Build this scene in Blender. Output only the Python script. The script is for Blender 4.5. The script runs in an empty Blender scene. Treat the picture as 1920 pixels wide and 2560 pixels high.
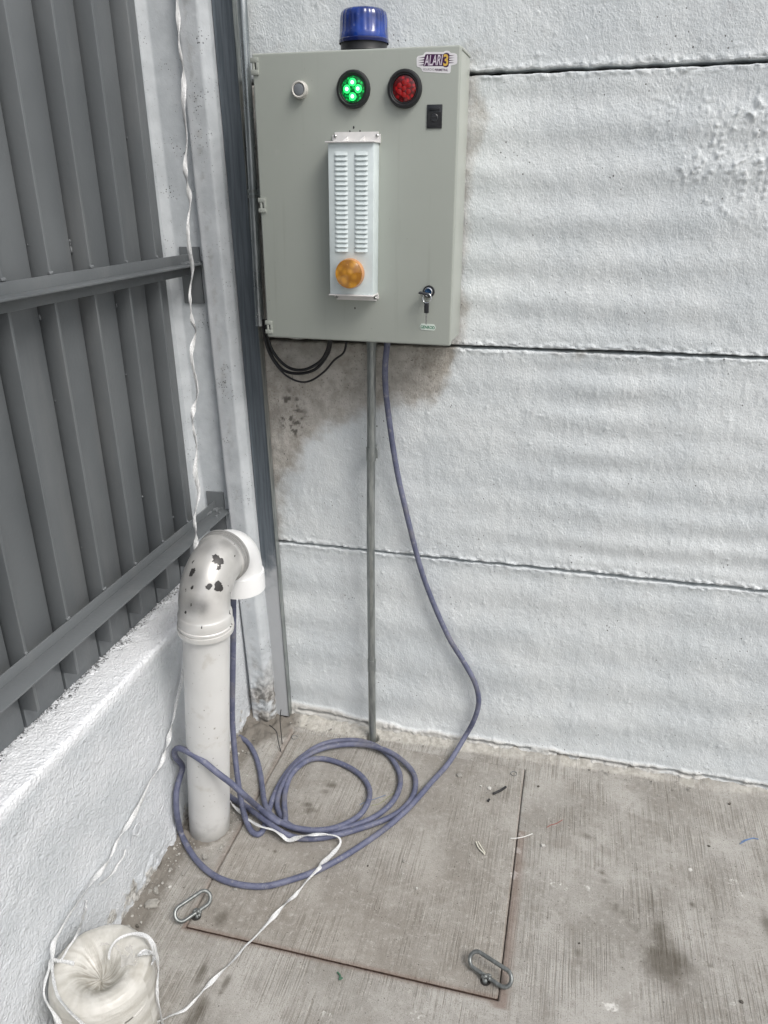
import bpy, bmesh, math, random
import numpy as np
from mathutils import Vector, Matrix
random.seed(7); rng = np.random.default_rng(11)
sc = bpy.context.scene
COL = sc.collection
R = math.radians

# ---------------------------------------------------------------- camera, light, exposure
cam_d = bpy.data.cameras.new('camera'); cam = bpy.data.objects.new('camera', cam_d); COL.objects.link(cam)
CAMROT = ((0.96964236, 0.24443456, -0.00674063), (-0.08826852, 0.37559179, 0.92257221), (0.22804025, -0.89397011, 0.38576559))
m = Matrix(CAMROT).transposed().to_4x4(); m.translation = Vector((0.69682, -1.97737, 1.63632))
cam.matrix_world = m
cam_d.sensor_fit = 'VERTICAL'; cam_d.sensor_height = 36.0; cam_d.lens = 26.7679
cam_d.clip_start = 0.02; cam_d.clip_end = 500
sc.camera = cam

SUN_EL, SUN_AZ = R(50), R(122)       # azimuth measured from +y towards +x: high, to the right of the camera
w = bpy.data.worlds.new('World'); sc.world = w; w.use_nodes = True
wn = w.node_tree; wn.nodes.clear()
sky = wn.nodes.new('ShaderNodeTexSky'); sky.sky_type = 'NISHITA'; sky.sun_disc = False
sky.sun_elevation = SUN_EL; sky.sun_rotation = SUN_AZ; sky.air_density = 1.0; sky.dust_density = 4.0; sky.ozone_density = 1.0
hs = wn.nodes.new('ShaderNodeHueSaturation'); hs.inputs['Saturation'].default_value = 0.45
bg = wn.nodes.new('ShaderNodeBackground'); bg.inputs['Strength'].default_value = 0.15
wo = wn.nodes.new('ShaderNodeOutputWorld')
wn.links.new(sky.outputs[0], hs.inputs['Color']); wn.links.new(hs.outputs[0], bg.inputs[0]); wn.links.new(bg.outputs[0], wo.inputs[0])
sd = bpy.data.lights.new('sun', 'SUN'); sd.energy = 1.5; sd.angle = R(24); sd.color = (1.0, 0.975, 0.94)
sun = bpy.data.objects.new('sun', sd); COL.objects.link(sun)
sdir = Vector((math.sin(SUN_AZ)*math.cos(SUN_EL), math.cos(SUN_AZ)*math.cos(SUN_EL), math.sin(SUN_EL)))
sun.rotation_euler = sdir.to_track_quat('Z', 'Y').to_euler(); sun.location = (3, -4, 6)
sc.view_settings.view_transform = 'Standard'; sc.view_settings.look = 'None'
sc.view_settings.exposure = 0.08; sc.view_settings.gamma = 1.0; sc.view_settings.use_curve_mapping = False

# ---------------------------------------------------------------- noise
_T = rng.random((256, 256)).astype(np.float32)
def vn(x, y):
    xi = np.floor(x).astype(int); yi = np.floor(y).astype(int); fx = x-xi; fy = y-yi
    fx = fx*fx*fx*(fx*(fx*6-15)+10); fy = fy*fy*fy*(fy*(fy*6-15)+10)
    a = _T[xi & 255, yi & 255]; b = _T[(xi+1) & 255, yi & 255]; c = _T[xi & 255, (yi+1) & 255]; d = _T[(xi+1) & 255, (yi+1) & 255]
    return (a*(1-fx)+b*fx)*(1-fy)+(c*(1-fx)+d*fx)*fy
def fbm(x, y, s=1.0, oc=4, seed=0, g=0.5):
    x = np.asarray(x, float)*s+seed*17.3; y = np.asarray(y, float)*s+seed*31.7
    t = 0; a = 1; n = 0
    for i in range(oc):
        t = t+a*(vn(x*2**i+i*5.1, y*2**i+i*9.7)-.5); n += a; a *= g
    return t/n*2          # about -1..1
def sst(a, b, x): t = np.clip((x-a)/(b-a), 0, 1); return t*t*(3-2*t)

# ---------------------------------------------------------------- node helper
class M:
    def __init__(s, name):
        s.m = bpy.data.materials.new(name); s.m.use_nodes = True; s.t = s.m.node_tree
        s.b = s.t.nodes['Principled BSDF']; s._oc = None; s.nrm = None
    def n(s, t, **k):
        o = s.t.nodes.new(t)
        for a, v in k.items(): setattr(o, a, v)
        return o
    def l(s, a, b): s.t.links.new(a, b)
    def oc(s):
        if s._oc is None: s._oc = s.n('ShaderNodeTexCoord').outputs['Object']
        return s._oc
    def map(s, scale=(1, 1, 1), rot=(0, 0, 0), loc=(0, 0, 0)):
        o = s.n('ShaderNodeMapping'); s.l(s.oc(), o.inputs[0]); o.inputs['Scale'].default_value = scale
        o.inputs['Rotation'].default_value = rot; o.inputs['Location'].default_value = loc; return o.outputs[0]
    def noise(s, scale, detail=3, rough=.5, vec=None, dist=0):
        o = s.n('ShaderNodeTexNoise'); s.l(vec or s.oc(), o.inputs['Vector'])
        o.inputs['Scale'].default_value = scale; o.inputs['Detail'].default_value = detail
        o.inputs['Roughness'].default_value = rough; o.inputs['Distortion'].default_value = dist; return o.outputs['Fac']
    def voro(s, scale, vec=None, feat='F1', rnd=1):
        o = s.n('ShaderNodeTexVoronoi'); o.feature = feat; s.l(vec or s.oc(), o.inputs['Vector'])
        o.inputs['Scale'].default_value = scale; o.inputs['Randomness'].default_value = rnd; return o.outputs
    def ramp(s, f, a, b, ca=0.0, cb=1.0):
        o = s.n('ShaderNodeMapRange'); s.l(f, o.inputs[0]); o.interpolation_type = 'SMOOTHSTEP'
        for i, v in enumerate((a, b, ca, cb)): o.inputs[i+1].default_value = v
        return o.outputs[0]
    def math(s, op, a, b=None):
        o = s.n('ShaderNodeMath', operation=op)
        for i, v in enumerate((a, b)):
            if v is None: continue
            if isinstance(v, (int, float)): o.inputs[i].default_value = v
            else: s.l(v, o.inputs[i])
        return o.outputs[0]
    def mix(s, f, a, b):
        o = s.n('ShaderNodeMix', data_type='RGBA')
        if isinstance(f, (int, float)): o.inputs[0].default_value = f
        else: s.l(f, o.inputs[0])
        for i, v in ((6, a), (7, b)):
            if isinstance(v, tuple): o.inputs[i].default_value = (*v[:3], 1)
            else: s.l(v, o.inputs[i])
        return o.outputs[2]
    def attr(s, name):
        o = s.n('ShaderNodeAttribute'); o.attribute_name = name
        q = s.n('ShaderNodeSeparateColor'); s.l(o.outputs['Color'], q.inputs[0]); return q.outputs
    def z(s):
        q = s.n('ShaderNodeSeparateXYZ'); s.l(s.oc(), q.inputs[0]); return q.outputs
    def bump(s, h, dist, strength=1.0):
        o = s.n('ShaderNodeBump'); o.inputs['Distance'].default_value = dist; o.inputs['Strength'].default_value = strength
        s.l(h, o.inputs['Height'])
        if s.nrm is not None: s.l(s.nrm, o.inputs['Normal'])
        s.nrm = o.outputs[0]
    def done(s, col=None, rough=.6, metal=0.0, spec=.5, **k):
        b = s.b
        if col is not None:
            if isinstance(col, tuple): b.inputs['Base Color'].default_value = (*col[:3], 1)
            else: s.l(col, b.inputs['Base Color'])
        for key, v in (('Roughness', rough), ('Metallic', metal), ('Specular IOR Level', spec)):
            if isinstance(v, (int, float)): b.inputs[key].default_value = v
            else: s.l(v, b.inputs[key])
        for key, v in k.items(): b.inputs[key.replace('_', ' ')].default_value = v
        if s.nrm is not None: s.l(s.nrm, b.inputs['Normal'])
        return s.m

def mk_wall():
    a = M('painted_concrete'); mk = a.attr('mask'); R_, G_, B_ = mk[0], mk[1], mk[2]; bg_ = a.attr('mask2')[0]
    n1 = a.noise(26, 6, .62); n2 = a.noise(170, 4, .6); n3 = a.noise(5, 4, .5)
    raw = a.mix(a.ramp(n1, .34, .66), (.335, .312, .275), (.50, .475, .435))
    raw = a.mix(a.ramp(n2, .32, .43, .9, 0), raw, (.15, .14, .12)); raw = a.mix(bg_, raw, a.mix(a.ramp(n1, .35, .65), (.42, .405, .375), (.54, .525, .495)))
    edge = a.math('ADD', R_, a.math('MULTIPLY', a.math('SUBTRACT', n1, .5), .7))
    pmask = a.ramp(edge, .16, .80)
    paint = a.mix(a.ramp(n3, .35, .65), (.63, .668, .684), (.715, .748, .756))
    paint = a.mix(a.ramp(n1, .55, .75, 0, .35), paint, (.50, .502, .505))
    c = a.mix(pmask, raw, paint)
    v = a.voro(75, a.map((1, 1, .8)))[0]; pit = a.ramp(a.math('ADD', a.math('ADD', v, a.math('MULTIPLY', a.noise(9, 3), .5)), a.math('MULTIPLY', a.noise(300, 2), .10)), .335, .37, 1, 0)
    c = a.mix(a.math('MULTIPLY', pit, .8), c, (.08, .078, .075))
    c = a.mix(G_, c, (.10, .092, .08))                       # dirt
    c = a.mix(a.math('MULTIPLY', B_, .8), c, (.50, .485, .45))  # mortar
    a.bump(a.noise(1, 4, .6, a.map((60, 60, 46))), .0034, .6); a.bump(a.noise(1, 3, .6, a.map((230, 230, 170))), .0023, .8); a.bump(a.noise(420, 2, .6), .0006, .5); a.bump(a.math("SUBTRACT", 1.0, pit), .002, .5)
    return a.done(c, a.ramp(pmask, 0, 1, .85, .47), spec=.4)
def mk_column():
    a = M('grey_painted_column'); mk = a.attr('mask'); n1 = a.noise(14, 5, .6)
    c = a.mix(a.ramp(n1, .35, .65), (.47, .50, .52), (.55, .58, .60))
    v = a.voro(150)[0]; sel = a.noise(18, 3); pit = a.ramp(a.math('ADD', a.math('ADD', v, a.math('MULTIPLY', sel, .75)), a.math('MULTIPLY', a.noise(260, 2), .2)), .535, .58, 1, 0)
    c = a.mix(a.math('MULTIPLY', pit, .85), c, (.06, .063, .066))
    raw = a.mix(a.ramp(a.noise(60, 5, .65), .4, .62), (.16, .152, .14), (.40, .39, .37))
    c = a.mix(mk[0], c, raw)
    c = a.mix(a.math('MULTIPLY', mk[1], .6), c, (.62, .63, .65))
    a.bump(a.noise(40, 4), .003, .5); a.bump(a.math('SUBTRACT', 1.0, pit), .003, .8); a.bump(a.noise(260, 3), .001, .5)
    return a.done(c, .55, spec=.4)
def mk_low():
    a = M('white_rendered_wall'); mk = a.attr('mask'); n1 = a.noise(7, 4, .5)
    c = a.mix(a.ramp(n1, .35, .65), (.555, .585, .61), (.63, .655, .68))
    c = a.mix(a.ramp(mk[0], 0, 1), c, (.78, .80, .825))  # upward face lightened in colour as if lit from above
    raw = a.mix(a.ramp(a.noise(90, 5, .65), .38, .62), (.24, .23, .21), (.58, .575, .55))
    c = a.mix(a.ramp(a.math('ADD', mk[1], a.math('MULTIPLY', a.math('SUBTRACT', a.noise(45, 5, .6), .5), .9)), .42, .6), c, raw)
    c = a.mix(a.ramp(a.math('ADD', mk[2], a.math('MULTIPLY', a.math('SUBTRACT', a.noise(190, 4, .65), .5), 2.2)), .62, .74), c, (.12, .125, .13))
    vb = a.math('SUBTRACT', 1.0, a.voro(170)[0]); a.bump(a.math('ADD', vb, a.math('MULTIPLY', a.noise(190, 2, .5), 1.2)), .0019, 1.0); a.bump(a.noise(75, 3, .55), .0055, .5)
    return a.done(c, .5, spec=.45)
def mk_floor():
    a = M('broomed_concrete'); mk = a.attr('mask'); mk2 = a.attr('mask2')
    wb = a.noise(7, 2); v0 = a.map((1, 1, 1)); cm = a.n('ShaderNodeVectorMath', operation='ADD'); a.l(v0, cm.inputs[0]); cx_ = a.n('ShaderNodeCombineXYZ'); a.l(a.math('MULTIPLY', wb, .006), cx_.inputs[0]); a.l(cx_.outputs[0], cm.inputs[1])
    mp = a.n('ShaderNodeMapping'); a.l(cm.outputs[0], mp.inputs[0]); mp.inputs['Scale'].default_value = (330, 4, 1); mp.inputs['Rotation'].default_value = (0, 0, R(-1)); v = mp.outputs[0]; br = a.noise(1, 2, .6, v)
    mq = a.n('ShaderNodeMapping'); a.l(cm.outputs[0], mq.inputs[0]); mq.inputs['Scale'].default_value = (620, 10, 1); v2 = mq.outputs[0]; br2 = a.noise(1, 2, .6, v2)
    bm_ = a.ramp(a.math('ADD', a.noise(5, 5, .6), a.math('MULTIPLY', a.math('SUBTRACT', a.noise(45, 4, .6), .5), .5)), .36, .62, .12, 1.15)
    br = a.math('ADD', .55, a.math('MULTIPLY', a.math('SUBTRACT', br, .55), bm_)); br2 = a.math('ADD', .5, a.math('MULTIPLY', a.math('SUBTRACT', br2, .5), bm_))
    n1 = a.noise(4.5, 6, .6); n2 = a.noise(70, 5, .65); n3 = a.noise(420, 3, .6)
    c = a.mix(a.ramp(n1, .33, .67), (.27, .257, .234), (.405, .394, .368))
    c = a.mix(mk2[2], c, a.mix(a.ramp(n1, .4, .6), (.225, .200, .170), (.30, .275, .24)))
    c = a.mix(a.ramp(br, .36, .56, .55, 0), c, (.15, .135, .112))
    c = a.mix(a.ramp(br2, .5, .7, 0, .5), c, (.48, .46, .42))
    c = a.mix(a.ramp(n2, .52, .68, 0, .45), c, (.46, .445, .41))
    c = a.mix(a.ramp(n2, .30, .44, .4, 0), c, (.17, .155, .13))
    c = a.mix(a.ramp(n3, .34, .43, .7, 0), c, (.13, .115, .095)); c = a.mix(a.ramp(a.noise(300, 2, .5), .66, .72, 0, .7), c, (.56, .54, .50)); c = a.mix(a.ramp(a.noise(11, 5, .65), .54, .68, 0, .35), c, (.215, .195, .17)); gp = a.ramp(a.voro(48)[0], .06, .085, 1, 0); c = a.mix(a.math('MULTIPLY', gp, .8), c, (.07, .06, .05))
    st = a.ramp(a.math('ADD', mk[0], a.math('MULTIPLY', a.math('SUBTRACT', a.noise(38, 6, .7), .5), .75)), .12, .95, 0, .85)
    st = a.math('MULTIPLY', st, a.ramp(br, .35, .62, 1.2, .85))
    c = a.mix(st, c, (.105, .093, .075))
    ef = a.ramp(a.math('ADD', mk[1], a.math('MULTIPLY', a.math('SUBTRACT', a.noise(95, 6, .72), .5), 2.2)), .52, .85, 0, .85)
    c = a.mix(ef, c, (.66, .65, .62))
    c = a.mix(a.math('MULTIPLY', mk[2], .9), c, a.mix(a.ramp(n2, .4, .6), (.40, .385, .345), (.52, .505, .465)))
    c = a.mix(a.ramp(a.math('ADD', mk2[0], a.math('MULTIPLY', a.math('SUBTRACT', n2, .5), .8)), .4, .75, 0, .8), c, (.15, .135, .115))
    c = a.mix(a.math('MULTIPLY', mk2[1], .55), c, (.15, .085, .06))
    a.bump(br, .0024, .9); a.bump(br2, .0012, .8); a.bump(n2, .0020, .7); a.bump(n3, .0009, .7)
    return a.done(c, a.ramp(mk[0], 0, 1, .9, .7), spec=.25)
def simple(name, col, rough=.5, metal=0, spec=.5, var=0.0, vs=20, b=None, **k):
    a = M(name)
    c = col
    if var:
        d = tuple(x*(1-var) for x in col); e = tuple(min(1, x*(1+var)) for x in col)
        c = a.mix(a.ramp(a.noise(vs, 5, .6), .35, .65), d, e)
    for s_, d_ in (b or []): a.bump(a.noise(s_, 3), d_, .6)
    return a.done(c, rough, metal, spec, **k)
def mk_fence():
    a = M('dark_grey_paint')
    c = a.mix(a.ramp(a.noise(3, 4), .35, .65), (.120, .131, .138), (.150, .162, .169))
    c = a.mix(a.ramp(a.noise(35, 5, .7, dist=1.0), .66, .78, 0, .5), c, (.24, .25, .26))
    a.bump(a.noise(120, 3), .0008, .5); a.bump(a.noise(9, 2), .003, .35)
    c = a.mix(a.ramp(a.noise(1, 5, .65, a.map((9, 9, 1.2))), .50, .70, 0, .35), c, (.20, .205, .205))
    return a.done(c, a.ramp(a.noise(5, 3), .3, .7, .36, .52), spec=.45)
def mk_galv(name, ca, cb, rough=.42, metal=.75):
    a = M(name); v = a.map((60, 60, 9)); c = a.mix(a.ramp(a.noise(1.5, 5, .6, v), .35, .65), ca, cb)
    a.bump(a.noise(200, 2), .0003, .5)
    return a.done(c, a.ramp(a.noise(12, 3), .3, .7, rough-.08, rough+.1), metal, .5)
def mk_strip():
    a = M('galvanised_channel_with_overspray'); z = a.z()[2]
    n = a.noise(12, 4, .6); v = a.map((140, 140, 5))
    c = a.mix(a.ramp(a.noise(1, 4, .6, v), .35, .65), (.125, .148, .168), (.185, .212, .238))
    f = a.ramp(a.math('ADD', z, a.math('MULTIPLY', a.math('SUBTRACT', n, .5), .35)), .47, .62, 1, 0)
    c = a.mix(f, c, (.43, .445, .46))
    a.bump(a.noise(70, 4), .0016, .5)
    return a.done(c, a.ramp(f, 0, 1, .38, .6), a.ramp(f, 0, 1, .55, 0))
def mk_pipe():
    a = M('dusty_white_pipe'); z = a.z()[2]; n = a.noise(16, 5, .6)
    c = a.mix(a.ramp(a.noise(5, 4), .35, .65), (.60, .602, .59), (.675, .677, .665))
    c = a.mix(a.ramp(n, .56, .7, 0, .35), c, (.42, .39, .33))
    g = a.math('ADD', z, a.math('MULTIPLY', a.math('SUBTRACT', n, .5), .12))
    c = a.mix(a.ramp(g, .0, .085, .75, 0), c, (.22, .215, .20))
    c = a.mix(a.ramp(a.noise(110, 2), .70, .74, 0, .7), c, (.2, .18, .15))
    a.bump(a.noise(90, 3), .0006, .5)
    return a.done(c, .42, spec=.5)
def mk_elbow():
    a = M('silver_painted_elbow_chipped'); mk = a.attr('mask'); n = a.noise(8, 4, .5)
    c = a.mix(a.ramp(n, .42, .62), (.50, .495, .475), (.70, .695, .675))
    c = a.mix(a.math('MULTIPLY', mk[1], a.ramp(a.noise(18, 4, .6), .3, .7, .7, 1.0)), c, (.20, .20, .20))
    chip = a.ramp(a.math('ADD', mk[0], a.math('MULTIPLY', a.math('SUBTRACT', a.noise(75, 5, .65), .5), 1.15)), .42, .45)
    c = a.mix(chip, c, (.045, .043, .042))
    small = a.ramp(a.noise(60, 2, .4), .735, .745, 0, 1)
    c = a.mix(small, c, (.06, .055, .05))
    a.bump(a.math('SUBTRACT', 1.0, chip), .0012, .8)
    return a.done(c, .36, spec=.6, metal=.30)
def mk_cable():
    a = M('blue_violet_cable_jacket'); n = a.noise(22, 5, .65)
    c = a.mix(a.ramp(n, .35, .7), (.092, .102, .165), (.150, .160, .230))
    c = a.mix(a.ramp(a.noise(60, 5, .7), .54, .72, 0, .75), c, (.27, .265, .28)); c = a.mix(a.ramp(a.noise(9, 4, .7), .52, .66, 0, .4), c, (.20, .19, .19)); c = a.mix(a.ramp(a.noise(130, 3, .6), .30, .38, .5, 0), c, (.03, .035, .07))
    a.bump(a.noise(150, 3), .0006, .5)
    return a.done(c, .55, spec=.4)
def mk_raffia():
    a = M('white_raffia'); n = a.noise(1, 3, .6, a.map((600, 600, 40)))
    c = a.mix(a.ramp(n, .35, .65), (.46, .47, .47), (.74, .75, .75))
    a.bump(n, .0008, .7)
    return a.done(c, .35, spec=.5, Subsurface_Weight=0.0)
def mk_roll():
    a = M('stretch_wrapped_cream_roll'); n = a.attr('mask')[0]; hl = a.attr('mask')[1]
    c = a.mix(a.ramp(n, .15, .85), (.44, .425, .38), (.63, .62, .58))
    c = a.mix(a.math('MULTIPLY', hl, a.ramp(n, .25, .7, .85, .25)), c, (.21, .195, .16)); c = a.mix(a.ramp(a.noise(45, 5, .7), .58, .72, 0, .4), c, (.72, .71, .67))  # hollow coloured darker, standing for the shade down in the dip
    c = a.mix(a.ramp(a.noise(14, 4), .55, .72, 0, .5), c, (.36, .335, .28))
    a.bump(a.noise(40, 4, dist=2), .002, .5); a.bump(a.noise(1, 4, .6, a.map((12, 12, 120), (R(14), R(-9), 0))), .0035, .6); a.bump(a.noise(170, 4, .6), .0007, .6)
    return a.done(a.mix(.0, c, c), .40, spec=.5, Coat_Weight=.3, Coat_Roughness=.25)
def mk_lens(name, col, rough=.15, em=0, emc=None):
    a = M(name); k = dict(Coat_Weight=.4, Coat_Roughness=.1)
    if em: k.update(Emission_Strength=em, Emission_Color=(*emc, 1))
    return a.done(col, rough, **k)
WALL = mk_wall(); COLUMN = mk_column(); LOW = mk_low(); FLOOR = mk_floor(); FENCE = mk_fence()
GALV = mk_galv('galvanised_conduit', (.24, .26, .255), (.38, .40, .39)); GALVD = mk_galv('dull_steel_link', (.16, .172, .17), (.27, .285, .28), .42)
GALVS = mk_galv('bright_conduit', (.30, .33, .34), (.48, .51, .52), .3, .85)
STRIP = mk_strip(); PIPE = mk_pipe(); ELBOW = mk_elbow(); WHITEPVC = simple('white_plastic', (.80, .81, .81), .28, spec=.5)
CABLE = mk_cable(); BLACKC = simple('black_cable', (.018, .018, .02), .4, spec=.4)
def mk_door():
    a = M('grey_enclosure_paint'); c = a.mix(a.ramp(a.noise(3, 4), .35, .65), (.352, .378, .342), (.370, .396, .360))
    c = a.mix(a.ramp(a.noise(1, 5, .65, a.map((55, 55, 2.2))), .56, .74, 0, .30), c, (.27, .285, .25))
    c = a.mix(a.ramp(a.noise(30, 6, .7), .60, .75, 0, .28), c, (.46, .47, .43))
    c = a.mix(a.ramp(a.noise(140, 2, .5), .74, .77, 0, .6), c, (.16, .15, .13))
    a.bump(a.noise(700, 3), .00025, .6); a.bump(a.noise(2.5, 2), .004, .25)
    return a.done(c, a.ramp(a.noise(9, 4), .3, .7, .40, .52), spec=.5)
BOXM = mk_door()
BOXE = simple('grey_enclosure_body_paint', (.42, .445, .405), .45, var=.03, vs=5, b=[(700, .00025)])
CASE = simple('pale_blue_white_paint', (.66, .735, .74), .4, var=.05, vs=22, b=[(300, .0003)])
BRK = simple('white_bracket', (.72, .71, .70), .45, var=.05, vs=30)
RUBBER = simple('black_rubber', (.022, .023, .025), .45, spec=.4, var=.2, vs=40)
BLKP = simple('black_plastic', (.026, .028, .032), .38, var=.15, vs=30)
CHROME = simple('chrome', (.8, .82, .84), .12, 1.0)
SCREW = simple('zinc_screw', (.45, .46, .45), .3, .9, var=.3, vs=300)
def mk_amber():
    a = M('amber_lens'); v = a.voro(70)[0]; c = a.mix(a.ramp(a.math('ADD', v, a.math('MULTIPLY', a.noise(45, 3), .6)), .35, 1.1), (.66, .32, .025), (.36, .145, .005))
    return a.done(c, .14, spec=.6, Coat_Weight=.7, Coat_Roughness=.05)
AMBER = mk_amber(); AMBERR = simple('orange_housing', (.55, .27, .11), .35)
RAFFIA = mk_raffia(); ROLL = mk_roll()

# ---------------------------------------------------------------- mesh helpers
def link(name, me, mat=None, parent=None, smooth=False):
    o = bpy.data.objects.new(name, me); COL.objects.link(o)
    if mat is not None:
        me.materials.clear(); me.materials.append(mat)
    if parent is not None: o.parent = parent; o.matrix_parent_inverse = Matrix()
    if smooth: me.polygons.foreach_set('use_smooth', [True]*len(me.polygons))
    return o
def tag(o, label=None, cat=None, group=None, kind=None):
    for k, v in (('label', label), ('category', cat), ('group', group), ('kind', kind)):
        if v: o[k] = v
    return o
def empty(name, loc, label, cat, group=None, mw=None):
    o = bpy.data.objects.new(name, None); COL.objects.link(o); o.empty_display_size = .02
    if mw is not None: o.matrix_world = mw
    else: o.location = loc
    return tag(o, label, cat, group)
def raw_mesh(name, v, f):
    me = bpy.data.meshes.new(name); me.from_pydata([tuple(map(float, p)) for p in v], [], [tuple(map(int, q)) for q in f]); me.update(); return me
def grid(name, X, Y, Z, mask=None, mask2=None, flip=False):
    n, mm = X.shape; me = bpy.data.meshes.new(name)
    me.vertices.add(n*mm); me.vertices.foreach_set('co', np.stack([X, Y, Z], -1).astype(np.float32).ravel())
    i = np.arange(n*mm).reshape(n, mm); a, b, c, d = i[:-1, :-1], i[1:, :-1], i[1:, 1:], i[:-1, 1:]
    q = np.stack([a, d, c, b] if flip else [a, b, c, d], -1).reshape(-1, 4); k = len(q)
    me.loops.add(k*4); me.loops.foreach_set('vertex_index', q.ravel().astype(np.int32))
    me.polygons.add(k); me.polygons.foreach_set('loop_start', np.arange(0, k*4, 4, dtype=np.int32))
    me.update(calc_edges=True); me.polygons.foreach_set('use_smooth', np.ones(k, bool))
    for nm, mk in (('mask', mask), ('mask2', mask2)):
        if mk is not None:
            at = me.color_attributes.new(nm, 'FLOAT_COLOR', 'POINT')
            full = np.stack([np.broadcast_to(c_, X.shape) for c_ in mk]+[np.ones(X.shape)], -1)
            at.data.foreach_set('color', full.astype(np.float32).ravel())
    me.validate(); return me
def box_bm(bm, lo, hi, bev=0, seg=2, rot=None, piv=(0, 0, 0)):
    r = bmesh.ops.create_cube(bm, size=1); vs = r['verts']
    lo = Vector(lo); hi = Vector(hi); c = (lo+hi)/2; s = hi-lo
    for v in vs: v.co = Vector((v.co.x*s.x, v.co.y*s.y, v.co.z*s.z))+c
    if bev:
        es = list({e for v in vs for e in v.link_edges})
        rr = bmesh.ops.bevel(bm, geom=es, offset=bev, segments=seg, affect='EDGES', profile=.5); vs = list({v for f in rr['faces'] for v in f.verts} | {v for v in vs if v.is_valid})
    if rot is not None: bmesh.ops.rotate(bm, verts=vs, cent=piv, matrix=rot)
    return vs
def bm_obj(name, bm, mat, parent=None, smooth=False):
    me = bpy.data.meshes.new(name); bmesh.ops.recalc_face_normals(bm, faces=bm.faces); bm.to_mesh(me); bm.free()
    return link(name, me, mat, parent, smooth)
def box(name, lo, hi, mat, parent=None, bev=0, seg=2):
    bm = bmesh.new(); box_bm(bm, lo, hi, bev, seg); o = bm_obj(name, bm, mat, parent)
    if bev: soft(o)
    return o
def soft(o, ang=35):
    me = o.data; me.polygons.foreach_set('use_smooth', [True]*len(me.polygons)); me.set_sharp_from_angle(angle=R(ang))
def lathe(prof, seg=40, axis='z', arc=None):
    """prof: list of (radius, height); returns verts, faces round +z (or -y for axis 'y': height goes towards -y)."""
    v = []; f = []; n = len(prof)
    for k in range(seg):
        a = 2*math.pi*k/seg
        for r, h in prof:
            p = (r*math.cos(a), r*math.sin(a), h) if axis == 'z' else (r*math.cos(a), -h, r*math.sin(a))
            v.append(p)
    for k in range(seg):
        k2 = (k+1) % seg
        for j in range(n-1):
            q = (k*n+j, k2*n+j, k2*n+j+1, k*n+j+1); f.append(q)
    return v, f
def lobj(name, prof, mat, parent=None, loc=(0, 0, 0), seg=40, axis='z', ang=30):
    v, f = lathe(prof, seg, axis); me = raw_mesh(name, v, f)
    bm = bmesh.new(); bm.from_mesh(me); bmesh.ops.remove_doubles(bm, verts=bm.verts, dist=1e-6); bmesh.ops.recalc_face_normals(bm, faces=bm.faces); bm.to_mesh(me); bm.free()
    o = link(name, me, mat, parent); o.location = loc; soft(o, ang); return o
def spline(P, step=.006):
    P = [Vector(p) for p in P]; out = []
    for i in range(len(P)-1):
        p0 = P[i-1] if i else P[0]*2-P[1]; p1, p2 = P[i], P[i+1]; p3 = P[i+2] if i+2 < len(P) else P[-1]*2-P[-2]
        n = max(2, int((p2-p1).length/step))
        for k in range(n):
            t = k/n
            out.append(.5*((2*p1)+(-p0+p2)*t+(2*p0-5*p1+4*p2-p3)*t*t+(-p0+3*p1-3*p2+p3)*t**3))
    out.append(P[-1]); return out
def frames(pts):
    n = len(pts); T = [(pts[min(i+1, n-1)]-pts[max(i-1, 0)]).normalized() for i in range(n)]
    u = T[0].orthogonal().normalized(); F = []
    for i in range(n):
        u = (u-T[i]*u.dot(T[i]));
        if u.length < 1e-6: u = T[i].orthogonal()
        u.normalize(); F.append((T[i], u, T[i].cross(u)))
    return F
def tube_vf(pts, r, seg=10, cap=True, closed=False, off=0):
    F = frames(pts); v = []; f = []; n = len(pts)
    for i, p in enumerate(pts):
        rr = r[i] if isinstance(r, (list, tuple)) else r
        for k in range(seg):
            a = 2*math.pi*k/seg; v.append(p+F[i][1]*math.cos(a)*rr+F[i][2]*math.sin(a)*rr)
    for i in range(n-1 if not closed else n):
        j = (i+1) % n
        for k in range(seg):
            k2 = (k+1) % seg; f.append((off+i*seg+k, off+i*seg+k2, off+j*seg+k2, off+j*seg+k))
    if cap and not closed:
        f.append(tuple(off+k for k in reversed(range(seg)))); f.append(tuple(off+(n-1)*seg+k for k in range(seg)))
    return v, f
def tube(name, P, r, mat, parent=None, seg=10, step=.006, sm=True, closed=False):
    pts = spline(P, step) if sm else [Vector(p) for p in P]
    v, f = tube_vf(pts, r, seg, closed=closed); o = link(name, raw_mesh(name, v, f), mat, parent); soft(o, 60); return o
def ribbon(name, P, w, mat, parent=None, twist=26, step=.004, seed=0, thick=.0021):
    """a twisted flat plastic strip with real thickness and folds"""
    pts = spline(P, step); F = frames(pts); v = []; f = []; n = len(pts); L = 0; rn = random.Random(seed); ph = rn.random()*6
    for i, p in enumerate(pts):
        if i: L += (pts[i]-pts[i-1]).length
        a = ph+twist*L+1.2*math.sin(L*21+seed); ww = w*(.78+.22*math.sin(L*33+seed*2)+.08*math.sin(L*150))
        u = F[i][1]*math.cos(a)+F[i][2]*math.sin(a); q = F[i][0].cross(u)
        for s, t in ((-1, 0), (-.5, .8), (0, .35), (.5, .9), (1, 0), (.5, -.5), (0, -.9), (-.5, -.5)):
            v.append(p+u*s*ww*.5+q*t*thick)
    for i in range(n-1):
        for k in range(8): f.append((i*8+k, i*8+(k+1) % 8, (i+1)*8+(k+1) % 8, (i+1)*8+k))
    f.append(tuple(reversed(range(8)))); f.append(tuple((n-1)*8+k for k in range(8)))
    o = link(name, raw_mesh(name, v, f), mat, parent); soft(o, 70); return o
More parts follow.
